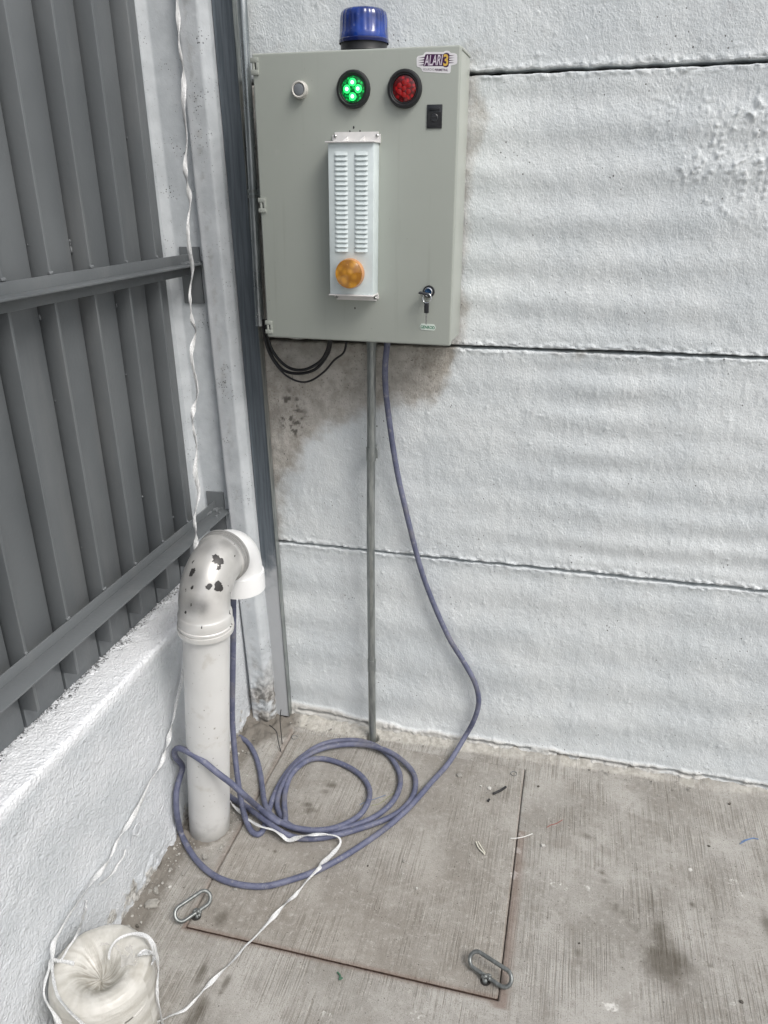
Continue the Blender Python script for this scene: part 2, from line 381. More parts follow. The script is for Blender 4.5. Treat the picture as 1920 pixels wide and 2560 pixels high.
def prism(name, poly, d0, d1, mat, parent=None, frame='xz'):
    """polygon in (u,v) extruded along -y from depth d0 to d1 (box frame)"""
    n = len(poly); v = [(a, -d0, b) for a, b in poly]+[(a, -d1, b) for a, b in poly]
    f = [tuple(range(n)), tuple(range(n, 2*n))]+[(i, (i+1) % n, n+(i+1) % n, n+i) for i in range(n)]
    me = raw_mesh(name, v, f); bm = bmesh.new(); bm.from_mesh(me); bmesh.ops.recalc_face_normals(bm, faces=bm.faces); bm.to_mesh(me); bm.free()
    return link(name, me, mat, parent)
def text(name, s, u0, u1, v0, v1, d, mat, parent, skew=0.0, rise=0.0, bold=0.0):
    cu = bpy.data.curves.new(name, 'FONT'); cu.body = s; cu.size = 1; cu.extrude = 0; cu.offset = bold; t = bpy.data.objects.new(name+'_tmp', cu); COL.objects.link(t)
    bpy.context.view_layer.update(); dg = bpy.context.evaluated_depsgraph_get()
    me = bpy.data.meshes.new_from_object(t.evaluated_get(dg)); bpy.data.objects.remove(t)
    co = np.zeros(len(me.vertices)*3); me.vertices.foreach_get('co', co); co = co.reshape(-1, 3)
    lo = co.min(0); hi = co.max(0); a = (co[:, 0]-lo[0])/(hi[0]-lo[0]); b = (co[:, 1]-lo[1])/(hi[1]-lo[1])
    out = np.stack([u0+a*(u1-u0)+skew*b*(v1-v0), np.full(len(a), -d), v0+b*(v1-v0)+rise*a], -1)
    me.vertices.foreach_set('co', out.ravel()); me.update()
    return link(name, me, mat, parent)

# ================================================================ SETTING
# ---- floor: one sheet, finest where the camera looks, with a recess for the access cover and a rising mortar fillet at the wall
KX0, KX1, KY0, KY1 = -.100, .652, -.820, -.076
HOLE = (.160, -.047)
def lines(segs):
    out = [segs[0][0]]
    for a, b, s in segs: n = max(1, int(round((b-a)/s))); out += list(np.linspace(a, b, n+1)[1:])
    return np.array(out)
gx = lines([(-30, -6, 6), (-6, -1, .5), (-1, -.30, .1), (-.30, KX0-.004, .0042), (KX0-.004, KX0-.0035, .0005), (KX0-.0035, KX1+.0018, .0042), (KX1+.0018, KX1+.0023, .0005), (KX1+.0023, 1.45, .005), (1.45, 2.2, .05), (2.2, 6, .4), (6, 30, 6)])
gy = lines([(-30, -6, 6), (-6, -1.4, .4), (-1.4, -1.2, .02), (-1.2, KY0-.0055, .0046), (KY0-.0055, KY0-.005, .0005), (KY0-.005, KY1+.0015, .0046), (KY1+.0015, KY1+.002, .0005), (KY1+.002, .03, .0035), (.03, .3, .1), (.3, 6, .8), (6, 30, 6)])
X, Y = np.meshgrid(gx, gy, indexing='ij')
def blobs(X, Y, L):
    t = np.zeros_like(X)
    for x, y, rx, ry, a in L: t = np.maximum(t, a*np.exp(-(((X-x)/rx)**2+((Y-y)/ry)**2)))
    return t
STAINS = [(1.01885, -0.64768, 0.062, 0.06, 1), (1.01138, -0.57193, 0.03, 0.07, 0.75), (0.99739, -0.48621, 0.016, 0.05, 0.45), (0.87915, -0.4179, 0.012, 0.01, 0.6), (0.88753, -0.44102, 0.016, 0.01, 0.6), (0.86839, -0.39187, 0.012, 0.012, 0.5), (0.90917, -0.51821, 0.016, 0.018, 0.65), (0.92739, -0.52899, 0.014, 0.016, 0.55), (0.88867, -0.50256, 0.006, 0.022, 0.6), (0.94061, -0.55559, 0.012, 0.02, 0.5), (0.95417, -0.56686, 0.01, 0.022, 0.5), (0.82156, -0.66738, 0.008, 0.022, 0.7), (0.82579, -0.68871, 0.006, 0.01, 0.5), (1.09542, -0.46467, 0.011, 0.01, 0.75), (1.11492, -0.62616, 0.008, 0.008, 0.6), (0.8248, -0.4647, 0.006, 0.007, 0.6), (0.91515, -0.37457, 0.005, 0.008, 0.5), (0.95349, -0.35343, 0.02, 0.01, 0.3), (0.84356, -0.30103, 0.022, 0.014, 0.7), (1.26507, -0.48056, 0.02, 0.05, 0.8), (0.80099, -0.55504, 0.03, 0.05, 0.28), (1.12329, -0.73748, 0.02, 0.02, 0.5), (1.17588, -0.62632, 0.03, 0.05, 0.35), (0.09539, -0.28186, 0.022, 0.014, 0.75), (0.08486, -0.31217, 0.02, 0.014, 0.7), (0.05223, -0.37387, 0.02, 0.014, 0.75), (0.06536, -0.39237, 0.022, 0.016, 0.75), (0.02328, -0.36773, 0.008, 0.008, 0.6), (0.0819, -0.39262, 0.012, 0.01, 0.6), (-0.02698, -0.7819, 0.02, 0.03, 0.75), (-0.0529, -0.76136, 0.012, 0.02, 0.5), (-0.01006, -0.92564, 0.012, 0.045, 0.85), (-0.00662, -0.90938, 0.008, 0.03, 0.6), (0.02585, -1.00438, 0.022, 0.045, 0.95), (0.027, -1.02817, 0.03, 0.04, 0.9), (0.05497, -0.93039, 0.01, 0.024, 0.85), (0.0537, -0.95398, 0.006, 0.006, 0.9), (0.04176, -0.95401, 0.03, 0.04, 0.35), (0.32424, -0.68206, 0.03, 0.02, 0.3), (0.02368, -0.55594, 0.007, 0.006, 0.9), (0.81886, -0.40931, 0.02, 0.02, 0.2), (0.12617, -0.90926, 0.02, 0.05, 0.3)]
EFFLO = [(0.66251, -0.34225, 0.02, 0.012, 0.8), (0.65772, -0.39612, 0.014, 0.014, 1.1), (0.65593, -0.47838, 0.012, 0.02, 1.1), (0.69713, -0.46261, 0.02, 0.012, 0.5), (0.7558, -0.48441, 0.04, 0.03, 0.55), (0.84212, -0.47137, 0.012, 0.02, 0.7), (0.79079, -0.49212, 0.02, 0.01, 0.6), (1.10373, -0.35136, 0.01, 0.02, 0.7), (1.20078, -0.36679, 0.03, 0.02, 0.6), (1.21598, -0.40096, 0.02, 0.02, 0.6), (0.89141, -0.77914, 0.025, 0.015, 0.9), (0.93659, -0.73988, 0.01, 0.01, 0.6), (0.63949, -0.51573, 0.05, 0.03, 0.5), (0.61157, -0.6168, 0.05, 0.06, 0.5), (0.76368, -0.3518, 0.03, 0.01, 0.4), (0.5994, -0.50856, 0.02, 0.06, 0.5), (0.72151, -0.73951, 0.05, 0.08, 0.35), (0.63664, -0.4572, 0.02, 0.05, 0.5), (0.48563, -0.89608, 0.05, 0.03, 0.5), (0.29121, -0.94416, 0.04, 0.03, 0.5)]
def floor_masks(X, Y):
    st = blobs(X, Y, STAINS); st = st*(1+.35*fbm(X, Y, 22, 4, 3))
    ef = blobs(X, Y, EFFLO)+.55*sst(.45, .75, fbm(X, Y, 6, 4, 9))*sst(.62, .72, fbm(X, Y, 60, 3, 5)*.5+.5)
    edge = -.030-.026*sst(.9, -.1, X)+.012*fbm(X, Y*0, 9, 4, 2)
    mort = sst(edge-.006, edge+.008, Y)*sst(-.13, -.08, X)*(1-.75*sst(.45, .75, X)*sst(-.35, .25, fbm(X, Y, 20, 4, 21)))
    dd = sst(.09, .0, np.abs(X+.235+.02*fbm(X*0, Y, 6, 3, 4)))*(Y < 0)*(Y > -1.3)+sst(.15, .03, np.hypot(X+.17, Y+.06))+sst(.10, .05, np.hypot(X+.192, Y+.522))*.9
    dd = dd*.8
    fr = sst(.018, .004, np.abs(Y-KY0))*(X > KX0-.01)*(X < KX1+.02)+sst(.03, .003, np.abs(X-KX1-.006))*(Y > KY0-.02)*(Y < KY1-.25)*.9+sst(.02, .003, np.abs(X-KX0))*(Y > KY0)*(Y < KY1)*.5
    return (st, ef, mort), (np.clip(dd, 0, 1.2), np.clip(fr, 0, 1), 0)
m1, m2 = floor_masks(X, Y)
near = (X > -.4)*(X < 1.6)*(Y > -1.5)*(Y < .1)
Z = near*(.0012*fbm(X, Y, 3, 3, 1)+.0006*fbm(X, Y, 40, 3, 2))
edge = -.036-.022*sst(.9, -.1, X)+.010*fbm(X, Y*0, 9, 4, 2)
rise = sst(edge, .0, Y)*sst(-.14, -.06, X)*near
Z = Z+rise*(.014+.009*fbm(X, Y, 28, 4, 6)+.016*sst(.25, -.12, X)*(.6+.6*fbm(X, Y, 40, 3, 3)))
Z = Z+near*sst(.20, .04, np.hypot(X+.20, Y+.03))*(.018+.02*fbm(X, Y, 35, 4, 8))          # crumbled heap at the column foot
Z = Z+near*sst(.035, .0, X+.25)*(.010+.014*fbm(X, Y, 45, 4, 5))*(Y > -1.2)
Z = Z+near*sst(.085, .055, np.hypot(X+.192, Y+.522))*(.006+.010*fbm(X, Y, 50, 4, 5))
Z = Z-.03*sst(.021, .016, np.hypot(X-HOLE[0], Y-HOLE[1]))
inside = (X > KX0-.0037)*(X < KX1+.0020)*(Y > KY0-.0052)*(Y < KY1+.0017)
Z = np.where(inside, -.035, Z)
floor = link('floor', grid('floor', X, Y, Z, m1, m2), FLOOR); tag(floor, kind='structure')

# ---- precast panel wall
def wall_panel(z0, z1, k):
    xs = lines([(-.215, 1.5, .0036), (1.5, 2.6, .02)]); zs = lines([(z0, z0+.012, .0012), (z0+.012, z1-.012, .0038), (z1-.012, z1, .0012)])
    X, Z = np.meshgrid(xs, zs, indexing='ij')
    Y = np.zeros_like(X)
    env = sst(z0, z0+.06, Z)*sst(z1, z1-.05, Z)
    ph = .28*fbm(X, Z, 1.7, 3, 20+k)
    if k == 2: cord = np.sin(2*np.pi*((Z-z0)/.098+ph*1.0))*.0021*(.7+1.0*fbm(X, Z, 3.5, 3, 33))
    elif k == 1: cord = np.sin(2*np.pi*((Z-z0)/.083+ph*1.2))*.0023*sst(.0, .7, X)*(.7+1.0*fbm(X, Z, 3.5, 3, 34))
    elif k == 0: cord = np.sin(2*np.pi*((Z-z0)/.135+ph))*.0019
    else: cord = 0*X
    Y -= cord*env
    Y -= .0022*fbm(X, Z*1.6, 5, 3, 30+k)+.0011*fbm(X, Z*.7, 42, 3, 40+k)*(1 if k < 3 else .6)+.0006*np.abs(fbm(X, Z, 90, 2, 44+k))
    Y -= .0016*np.clip(fbm(X, Z*.45, 46, 2, 47+k)-.30, 0, 1)*(1.5*sst(.3, .8, X) if k == 1 else .5)
    # lumps of aggregate under the paint
    lump = np.clip(fbm(X, Z, 140, 2, 50+k)-.18, 0, 1)
    if k == 2: lump = lump*sst(.23, .05, np.hypot((X-1.02-.55*(1.78-Z))*.8, Z-1.72)+.09*fbm(X, Z, 12, 3, 77))*.010
    else: lump = np.clip(fbm(X, Z, 75, 1, 60+k)-.88, 0, 1)*.020
    Y -= lump
    # lips along the joints
    lip = .0055*(sst(.024, .008, Z-z0)+.7*sst(.020, .006, z1-Z))*(.45+1.3*fbm(X, Z, 95, 4, 70+k))
    Y -= lip*.72
    gap0 = .0016+.0028*fbm(X, 0*Z, 30, 4, 80+k)+.0016*sst(.2, 1.2, X)*(k != 3); gap1 = .0013+.0026*fbm(X, 0*Z, 38, 4, 90+k)
    e0 = Z-z0; e1 = z1-Z
    Y += .036*sst(.0030, 0, e0)+.003*sst(.008, 0, e0)**2
    Y += .036*sst(.0030, 0, e1)+.003*sst(.008, 0, e1)**2
    Zm = Z+gap0*sst(.05, 0, e0)-gap1*sst(.05, 0, e1)
    # paint: 1 painted, 0 bare
    bx0, bx1, bz0, bz1 = -.07, .394, 1.30, 1.925
    n = fbm(X, Z, 7, 4, 7); n2 = fbm(X, Z, 22, 3, 8)
    if k == 1:
        h = np.interp(X, [-.3, -.13, -.02, .10, .22, .28, .34, .42], [.47, .43, .30, .19, .13, .15, .13, -.05])
        p = sst(-.08, .10, (1.262-Z)-h+.07*n+.02*n2)
        p = np.minimum(p, .30+.70*sst(-.16, -.02, X+.05*n)*1.0+.2*sst(.9, .75, Z)*0)
    elif k == 2:
        hw = np.interp(Z, [1.26, 1.30, 1.38, 1.42, 1.55, 1.70, 1.80, 1.85], [.43, .43, .435, .415, .43, .425, .46, .43])
        p = .38+.62*sst(-.030, .022, X-hw+.012*n); p = np.where(X < -.05, .25, p); beige = np.where(X > .1, .85, .25)
    elif k == 3:
        p = .62+.38*sst(.0, .13, np.hypot(np.clip(np.abs(X-.16)-.25, 0, 9), np.clip(Z-1.93, 0, 9))+.08*n); beige = .95
    else:
        p = .92+0*X; p = np.minimum(p, 1-.55*sst(-.10, -.2, X)*sst(.2, .5, Z+.1*n)*0)
    dirt = np.zeros_like(X); bg2 = np.zeros_like(X)+(beige if k >= 2 else 0)
    if k == 1: bg2 = .25+.6*fbm(X, Z, 9, 4, 14)
    if k == 1:
        d = np.exp(-(((X+.075)/.055)**2+((Z-1.055)/.10)**2)); dirt = sst(.45, .75, d*(.9+.5*n2))*sst(.05, .35, fbm(X, Z, 85, 3, 13))*.95
        dirt += .18*sst(.3, .0, np.abs(X-.30)/.1+np.abs(Z-1.22)/.25)*sst(-.1, .4, fbm(X, Z, 40, 3, 15))
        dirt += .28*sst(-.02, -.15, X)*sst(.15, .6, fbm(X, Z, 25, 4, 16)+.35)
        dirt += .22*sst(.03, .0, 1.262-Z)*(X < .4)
    mort = np.zeros_like(X)
    if k == 0:
        b = .032+.030*sst(.3, -.15, X)+.012*fbm(X, 0*Z, 12, 4, 99); mort = sst(b+.006, b-.006, Z)*(1-.6*sst(.4, .8, X)*sst(-.2, .3, fbm(X, Z, 18, 4, 95)))
        Y -= mort*(.006+.010*np.abs(fbm(X, Z, 50, 4, 98)))
        Y += .020*sst(.006, 0, np.abs(Z-b*.62+.004*fbm(X, 0*Z, 30, 3, 97)))*sst(-.12, -.1, X)*(fbm(X, 0*Z, 6, 2, 96) > -.35)
    Zc = np.clip(Zm, -.02, 9)
    return grid('panel', X, Y, Zc, (np.clip(p, 0, 1), np.clip(dirt, 0, .9), mort), (np.clip(bg2, 0, 1), 0, 0))
wall = empty('concrete_wall', (0, 0, 0), 'white painted wall of stacked precast concrete panels behind the grey electrical box', 'wall')
for k, (a, b) in enumerate([(-.01, .6525), (.6525, 1.2682), (1.2682, 1.8868), (1.8868, 2.52)]):
    o = link('panel', wall_panel(a, b, k), WALL, wall)
box('panel_core', (-.215, .045, -.01), (2.6, .10, 2.5), simple('dark_joint_backing', (.05, .05, .05), .9, var=.2), wall)  # near-black backing, its colour stands for the shade in the panel joints

# ---- corner column: precast post with a chamfered flange
def column():
    prof = [(-.47, -.128), (-.40, -.128), (-.366, -.124), (-.368, -.07), (-.352, -.050), (-.272, -.046), (-.266, -.068), (-.262, -.0705), (-.214, -.0700), (-.210, -.068), (-.197, -.050), (-.195, -.046), (-.193, .03)]
    d = [0]
    for a, b in zip(prof, prof[1:]): d.append(d[-1]+math.dist(a, b))
    ts = lines([(0, d[-1], .0032)]); px = np.interp(ts, d, [p[0] for p in prof]); py = np.interp(ts, d, [p[1] for p in prof])
    zs = lines([(-.01, .5, .0035), (.5, 2.5, .0055)])
    T, Z = np.meshgrid(ts, zs, indexing='ij'); X = px[:, None]+0*Z; Y = py[:, None]+0*Z
    X = X-.0115*(Z-.7)+.012*sst(.9, .0, Z)
    foot = sst(.40, .04, Z+.12*fbm(X, Z, 12, 3, 1))
    rag = sst(.03, .0, np.abs(T-.104))
    A = .0009*fbm(T, Z, 25, 4, 3)+foot*.013*(fbm(T, Z, 32, 4, 4))+rag*.006*fbm(T, Z, 60, 3, 5)+.0022*fbm(T*0+.3, Z, 7, 3, 6)*sst(.10, .2, T)
    Y = Y-A; X = X+A*.6
    raw = foot*sst(-.1, .25, fbm(T, Z, 20, 4, 8)+.25*sst(.25, .05, Z))*sst(.19, .23, T)+.35*sst(.016, .0, np.abs(T-.315))*sst(.0, .5, fbm(T, Z, 50, 3, 9))
    lite = .8*sst(.02, .004, np.abs(T-.292))*.6+.5*rag*sst(0, .3, fbm(T, Z, 40, 3, 2))
    return grid('concrete_column', X, Y, Z, (np.clip(raw, 0, 1), np.clip(lite, 0, 1), 0))
o = link('concrete_column', column(), COLUMN); tag(o, 'pitted light grey painted concrete column in the corner between dark metal fence and white wall', 'column')

# ---- low rendered wall that carries the fence
def low_wall():
    prof = [(-.252, -.01), (-.252, .585), (-.2525, .593), (-.2555, .5978), (-.262, .5995), (-.36, .603), (-.47, .603)]
    d = [0]
    for a, b in zip(prof, prof[1:]): d.append(d[-1]+math.dist(a, b))
    ts = lines([(0, d[-1], .0042)]); px = np.interp(ts, d, [p[0] for p in prof]); pz = np.interp(ts, d, [p[1] for p in prof])
    ys = lines([(-3.2, -1.3, .04), (-1.3, -.046, .0042)])
    T, Y = np.meshgrid(ts, ys, indexing='ij'); X = px[:, None]+0*Y; Z = pz[:, None]+0*Y
    fr = sst(.60, .57, T)
    nz = .0022*fbm(T, Y, 6, 4, 1)+.0009*fbm(T, Y, 60, 3, 2)
    rough = sst(.13, .0, T+.07*fbm(T, Y, 9, 3, 4)); nz = nz+rough*.008*fbm(T, Y, 55, 4, 5)
    ed = sst(.022, .0, np.abs(T-.603)); nz = nz+ed*.0050*fbm(T, Y, 60, 4, 6)+ed*.0015*fbm(T, Y, 14, 2, 16)
    bk = sst(.672, .685, T); nz = nz+bk*.004*fbm(T, Y, 70, 3, 7)
    X = X+nz*fr-.010*sst(-.8, 0, Y)*fr; Z = Z+nz*(1-fr)
    bare = .62*sst(.09, .015, T+.10*fbm(T, Y, 22, 4, 8))+.0
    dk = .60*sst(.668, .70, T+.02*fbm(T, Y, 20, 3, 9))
    white = (1-fr)*.9  # sill top coloured lighter: light from above put into the paint
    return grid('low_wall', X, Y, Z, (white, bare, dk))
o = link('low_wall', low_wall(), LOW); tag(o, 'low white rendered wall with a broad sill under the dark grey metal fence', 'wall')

# ================================================================ METAL FENCE
fence = empty('metal_fence', (-.357, -1.2, .6), 'dark grey metal sheet fence with vertical ribs and two rails on the low wall', 'fence')
FO = Vector((-.357, -1.2, .6))
def fbox(name, lo, hi, mat=FENCE, bev=0):
    o = box(name, [a-b for a, b in zip(lo, FO)], [a-b for a, b in zip(hi, FO)], mat, fence, bev); return o
RY = [-.2235-.1355*i for i in range(17)]
prev = -.121
for i, y in enumerate(RY):
    z1 = 2.5
    # sheet bay between the right flank of this rib and the left flank of the next one
    fbox('sheet', (-.3705, y+.0035, .6035), (-.357, prev, z1), bev=.0006)
    bm = bmesh.new()
    for lo, hi, bv in (((-.3625, y, .652), (-.319, y+.0085, z1), .0022), ((-.392, y-.014, .61), (-.388, y+.012, z1), 0)):  # second box: unseen rear strip added to keep the sheet gaps dark
        box_bm(bm, [a-b for a, b in zip(lo, FO)], [a-b for a, b in zip(hi, FO)], bv, 2)
    # short weld beads where the rib meets the rails
    for zz in (.794, 1.496):
        for _ in range(4):
            q = bmesh.ops.create_icosphere(bm, subdivisions=1, radius=.0032+.0015*random.random())
            bmesh.ops.translate(bm, verts=q['verts'], vec=Vector((-.3185, y+.001+.007*random.random(), zz+.002*random.random()))-FO)
    r_ = bm_obj('rib', bm, FENCE, fence); soft(r_)
    prev = y-.0050
fbox('sheet', (-.362, -3.0, .6035), (-.357, prev, 2.5), bev=.0006)
def rail(zc, flo, fhi, xt):
    bm = bmesh.new()
    for lo, hi in (((-.3187, -3.0, flo), (-.3147, -.0505, fhi)), ((-.3147, -3.0, zc-.0025), (xt, -.0505, zc+.0025))):
        box_bm(bm, [a-b for a, b in zip(lo, FO)], [a-b for a, b in zip(hi, FO)], .0011, 2)
    for k in range(26):
        q = bmesh.ops.create_icosphere(bm, subdivisions=1, radius=.0025+.004*random.random())
        bmesh.ops.translate(bm, verts=q['verts'], vec=Vector((-.315+random.choice((0, .03*random.random())), -.052-random.random()**3*.06, zc+.001+.004*random.random()))-FO)
    r_ = bm_obj('rail', bm, FENCE, fence); soft(r_)
rail(.766, .742, .792, -.266); rail(1.469, 1.441, 1.494, -.279)
fbox('end_plate', (-.347, -.0535, 1.366), (-.290, -.0465, 1.511), bev=.001)
fbox('end_plate', (-.342, -.0535, .690), (-.287, -.0465, .821), bev=.001)
bm = bmesh.new()   # weld spatter and drips left on the sheets
for _ in range(60):
    y = random.choice(RY[:8])+random.choice((-.004, .03*random.random())); z = .7+random.random()*1.3
    for k in range(random.choice((1, 1, 1, 4))):
        q = bmesh.ops.create_icosphere(bm, subdivisions=1, radius=.0012+.0022*random.random()**2)
        bmesh.ops.scale(bm, verts=q['verts'], vec=(1, 1, 1+2*random.random()))
        bmesh.ops.translate(bm, verts=q['verts'], vec=Vector((-.3565, y+.004*random.random(), z-.006*k))-FO)
tag(bm_obj('weld_spatter', bm, FENCE, fence, True), kind='stuff')

# ---- galvanised channel beside the column
ch = empty('metal_channel', (-.16, -.03, .02), 'tall dark galvanised metal strip beside the grey column, painted over near the floor', 'metal strip')
def lean_prism(name, plan, top, z0, z1, mat, parent, org):
    n = len(plan); v = [(p[0]-org[0], p[1]-org[1], z0-org[2]) for p in plan]+[(p[0]-org[0], p[1]-org[1], z1-org[2]) for p in top]
    f = [tuple(range(n))[::-1], tuple(range(n, 2*n))]+[(i, (i+1) % n, n+(i+1) % n, n+i) for i in range(n)]
    me = raw_mesh(name, v, f); bm = bmesh.new(); bm.from_mesh(me); bmesh.ops.recalc_face_normals(bm, faces=bm.faces)
    es = [e for e in bm.edges if abs(e.verts[0].co.z-e.verts[1].co.z) > .5]; bmesh.ops.bevel(bm, geom=es, offset=.0012, segments=2, affect='EDGES'); bm.to_mesh(me); bm.free()
    o = link(name, me, mat, parent); soft(o); return o
pl = [(-.1845, -.031), (-.1335, -.031), (-.1335, -.002), (-.1845, -.002)]
dx = -.029
lean_prism('face', pl, [(x+dx, y) for x, y in pl], .022, 2.5, STRIP, ch, (-.16, -.03, .02))
pe = [(-.1325, -.0335), (-.1308, -.0335), (-.1308, -.006), (-.1325, -.006)]
lean_prism('lip', pe, [(x+dx, y) for x, y in pe], .023, 2.5, GALV, ch, (-.16, -.03, .02))

# ---- conduit running down beside the box
c2 = empty('conduit', (-.135, -.05, 1.31), 'galvanised conduit coming down left of the box and ending in black cables', 'conduit')
O2 = Vector((-.135, -.05, 1.31))
P = [Vector(p)-O2 for p in ((-.1215, -.045, 2.5), (-.1250, -.045, 2.05), (-.1275, -.045, 1.75), (-.1355, -.045, 1.312))]
v, f = tube_vf(spline(P, .05), .0115, 20, cap=False); v2, f2 = tube_vf(spline(P, .05), .0098, 20, cap=False, off=len(v)); n2 = len(v)
o = link('tube', raw_mesh('tube', v+v2, f+[tuple(reversed(q)) for q in f2]), GALVS, c2); soft(o, 60)
bm = bmesh.new()
for zz in (1.632, 1.6445):
    q = bmesh.ops.create_cone(bm, cap_ends=True, segments=24, radius1=.0132, radius2=.0132, depth=.007)
    bmesh.ops.translate(bm, verts=q['verts'], vec=Vector((-.1300, -.045, zz))-O2)
box_bm(bm, Vector((-.1175, -.045, 1.629))-O2, Vector((-.1005, -.0385, 1.648))-O2, .001)
q = bmesh.ops.create_icosphere(bm, subdivisions=1, radius=.004); bmesh.ops.translate(bm, verts=q['verts'], vec=Vector((-.107, -.046, 1.650))-O2)
o = bm_obj('clamp', bm, GALV, c2); soft(o)

# ---- conduit from the box down to the floor
c1 = empty('conduit', (.160, -.047, 0), 'slim galvanised conduit rising from a hole in the floor to the box underside', 'conduit')
O1 = Vector((.160, -.047, 0))
P = [Vector(p)-O1 for p in ((.1755, -.050, 1.306), (.1705, -.050, 1.0), (.1640, -.049, .66), (.1600, -.047, -.02))]
sp = spline(P, .05)
def sub(a, b): return [p for p in sp if a <= p.z <= b]
o = tube('tube', sp, .0118, GALV, c1, 20, sm=False)
o = tube('sleeve', [P[0]+Vector((0, 0, .001)), P[0]+Vector((-.0003, 0, -.045))], .0136, GALV, c1, 20, sm=False)
def at_z(z):
    for a, b in zip(sp, sp[1:]):
        if b.z <= z <= a.z: return a.lerp(b, (a.z-z)/(a.z-b.z))
o = tube('coupling', [at_z(.305), at_z(.262)], .0132, GALV, c1, 20, sm=False)
bm = bmesh.new(); p = at_z(.975)
v, f = tube_vf([p+Vector((0, 0, .019)), p+Vector((0, 0, -.019))], .0137, 20); me = raw_mesh('strap', v, f); bm.from_mesh(me)
box_bm(bm, (p.x+.009, p.y-.001, p.z-.012), (p.x+.0185, p.y+.002, p.z+.013), .0006); box_bm(bm, (p.x-.004, p.y+.010, p.z-.012), (p.x+.004, p.y+.048, p.z+.013), .0008)
q = bmesh.ops.create_icosphere(bm, subdivisions=1, radius=.003); bmesh.ops.translate(bm, verts=q['verts'], vec=p+Vector((.0155, -.003, .016)))
o = bm_obj('strap', bm, GALV, c1); soft(o)

# ================================================================ ELECTRICAL BOX (frame: x right, -y out of the door, z up)
BM = Matrix(((0.9999027, 0.0102513, 0.0094617, -0.0698387), (-0.0102509, 0.9999475, -0.0000970, -0.1560606), (-0.0094622, 0.0000000, 0.9999552, 1.3026240), (0, 0, 0, 1)))
BW, BH, BD = .470, .6226, .1531
enc = empty('electrical_box', None, 'large grey electrical enclosure with closed door and signal lamps on the white wall', 'electrical box', mw=BM)
box('body', (.004, .020, .003), (BW-.004, BD, BH-.003), BOXE, enc, .003)
box('gasket', (.010, .0165, .010), (BW-.010, .0205, BH-.010), RUBBER, enc)
bm = bmesh.new(); box_bm(bm, (0, 0, 0), (BW, .0170, BH), .0045, 4); o = bm_obj('door', bm, BOXM, enc); soft(o)
box('top_rim', (.002, .030, BH-.0035), (BW-.002, BD-.004, BH+.0015), BOXE, enc, .001)
HINGEM = simple('hinge_grey', (.33, .352, .32), .5, var=.05, vs=40)
def hinge(v0, v1):
    bm = bmesh.new(); vm0, vm1 = v0+(v1-v0)*.30, v1-(v1-v0)*.30
    box_bm(bm, (-.003, -.0035, v0), (.0158, .004, vm0), .0009); box_bm(bm, (-.003, -.0035, vm1), (.0158, .004, v1), .0009)
    box_bm(bm, (.0105, -.0033, vm0-.001), (.0156, .004, vm1+.001), .0006)
    h = bm_obj('hinge', bm, HINGEM, enc); soft(h)
    tube('knuckle', [(.0035, .0005, vm0-.002), (.0035, .0005, vm1+.002)], .0036, HINGEM, h, 16, sm=False)
    box('recess', (.0068, -.0003, vm0), (.0106, .0012, vm1), BLKP, h)
for a, b in ((.5808, .6144), (.2941, .3262), (.0096, .0410)): hinge(a, b)
# push button
pb = lobj('push_button', [(0, .004), (.0105, .004), (.0122, .0045), (.0128, .012), (.0150, .0135), (.0172, .012), (.0178, .003), (.0182, 0)], simple('ivory_bezel', (.56, .55, .51), .4), enc, (.1127, 0, .5486), 36, 'y')
lobj('button_cap', [(0, .0128), (.0098, .0126), (.0118, .0118), (.0122, .006)], simple('grey_cap', (.19, .205, .22), .4), pb, (0, 0, 0), 36, 'y')
# signal lamps
def lamp(name, u, v, label, lens_mat, led_mat, leds, ledr, lab2):
    L = lobj(name, [(.0255, .004), (.0262, .0085), (.0275, .010), (.0292, .0095), (.0315, .0125), (.0350, .0120), (.0374, .0085), (.0380, .003), (.0378, 0)], RUBBER, enc, (u, 0, v), 56, 'y'); L['label'] = label
    ln = lobj('lens', [(0, .0110), (.012, .0108), (.021, .0098), (.0250, .0080), (.0258, .004)], lens_mat, L, (0, 0, 0), 56, 'y'); ln['label'] = lab2
    for k, (a, b) in enumerate(leds):
        e = lobj('led', [(0, .0004), (ledr*.6, .00035), (ledr, 0)], led_mat, L, (a, -.0108, b), 20, 'y')
    return L
def mk_green():
    a = M('lit_green_lens'); v = a.voro(150)
    c = a.mix(a.ramp(v[0], .1, .6), (.0, .22, .04), (.0, .05, .012))
    a.bump(v[0], .001, .8)
    em = a.mix(a.ramp(v[0], .1, .6), (.0, .75, .12), (0.0, .10, .02)); a.l(em, a.b.inputs['Emission Color'])
    return a.done(c, .2, Emission_Strength=.7)
def mk_red():
    a = M('red_lens'); v = a.voro(130)
    c = a.mix(a.ramp(v[0], .1, .65), (.50, .008, .010), (.10, .001, .003)); a.bump(v[0], .0012, .8)
    return a.done(c, .14, Coat_Weight=.5, Coat_Roughness=.08)
GLED = mk_lens('green_led', (.5, 1, .6), em=3.2, emc=(.45, 1.0, .55)); GGLOW = mk_lens('green_glow', (.05, .8, .2), em=.9, emc=(.02, 1.0, .15)); RLED = mk_lens('red_led', (.33, .006, .006), .3)
GL = lamp('signal_lamp', .2366, .5464, 'lit green signal lamp in a black rubber ring', mk_green(), GGLOW, [(0, .0125), (-.0125, 0), (.0125, 0), (0, -.0145)], .0085, 'glowing green lens')
for a, b in [(0, .0125), (-.0125, 0), (.0125, 0), (0, -.0145)]: lobj('led', [(0, .0024), (.0022, .0018), (.0036, 0)], GLED, GL, (a, -.0130, b), 16, 'y')
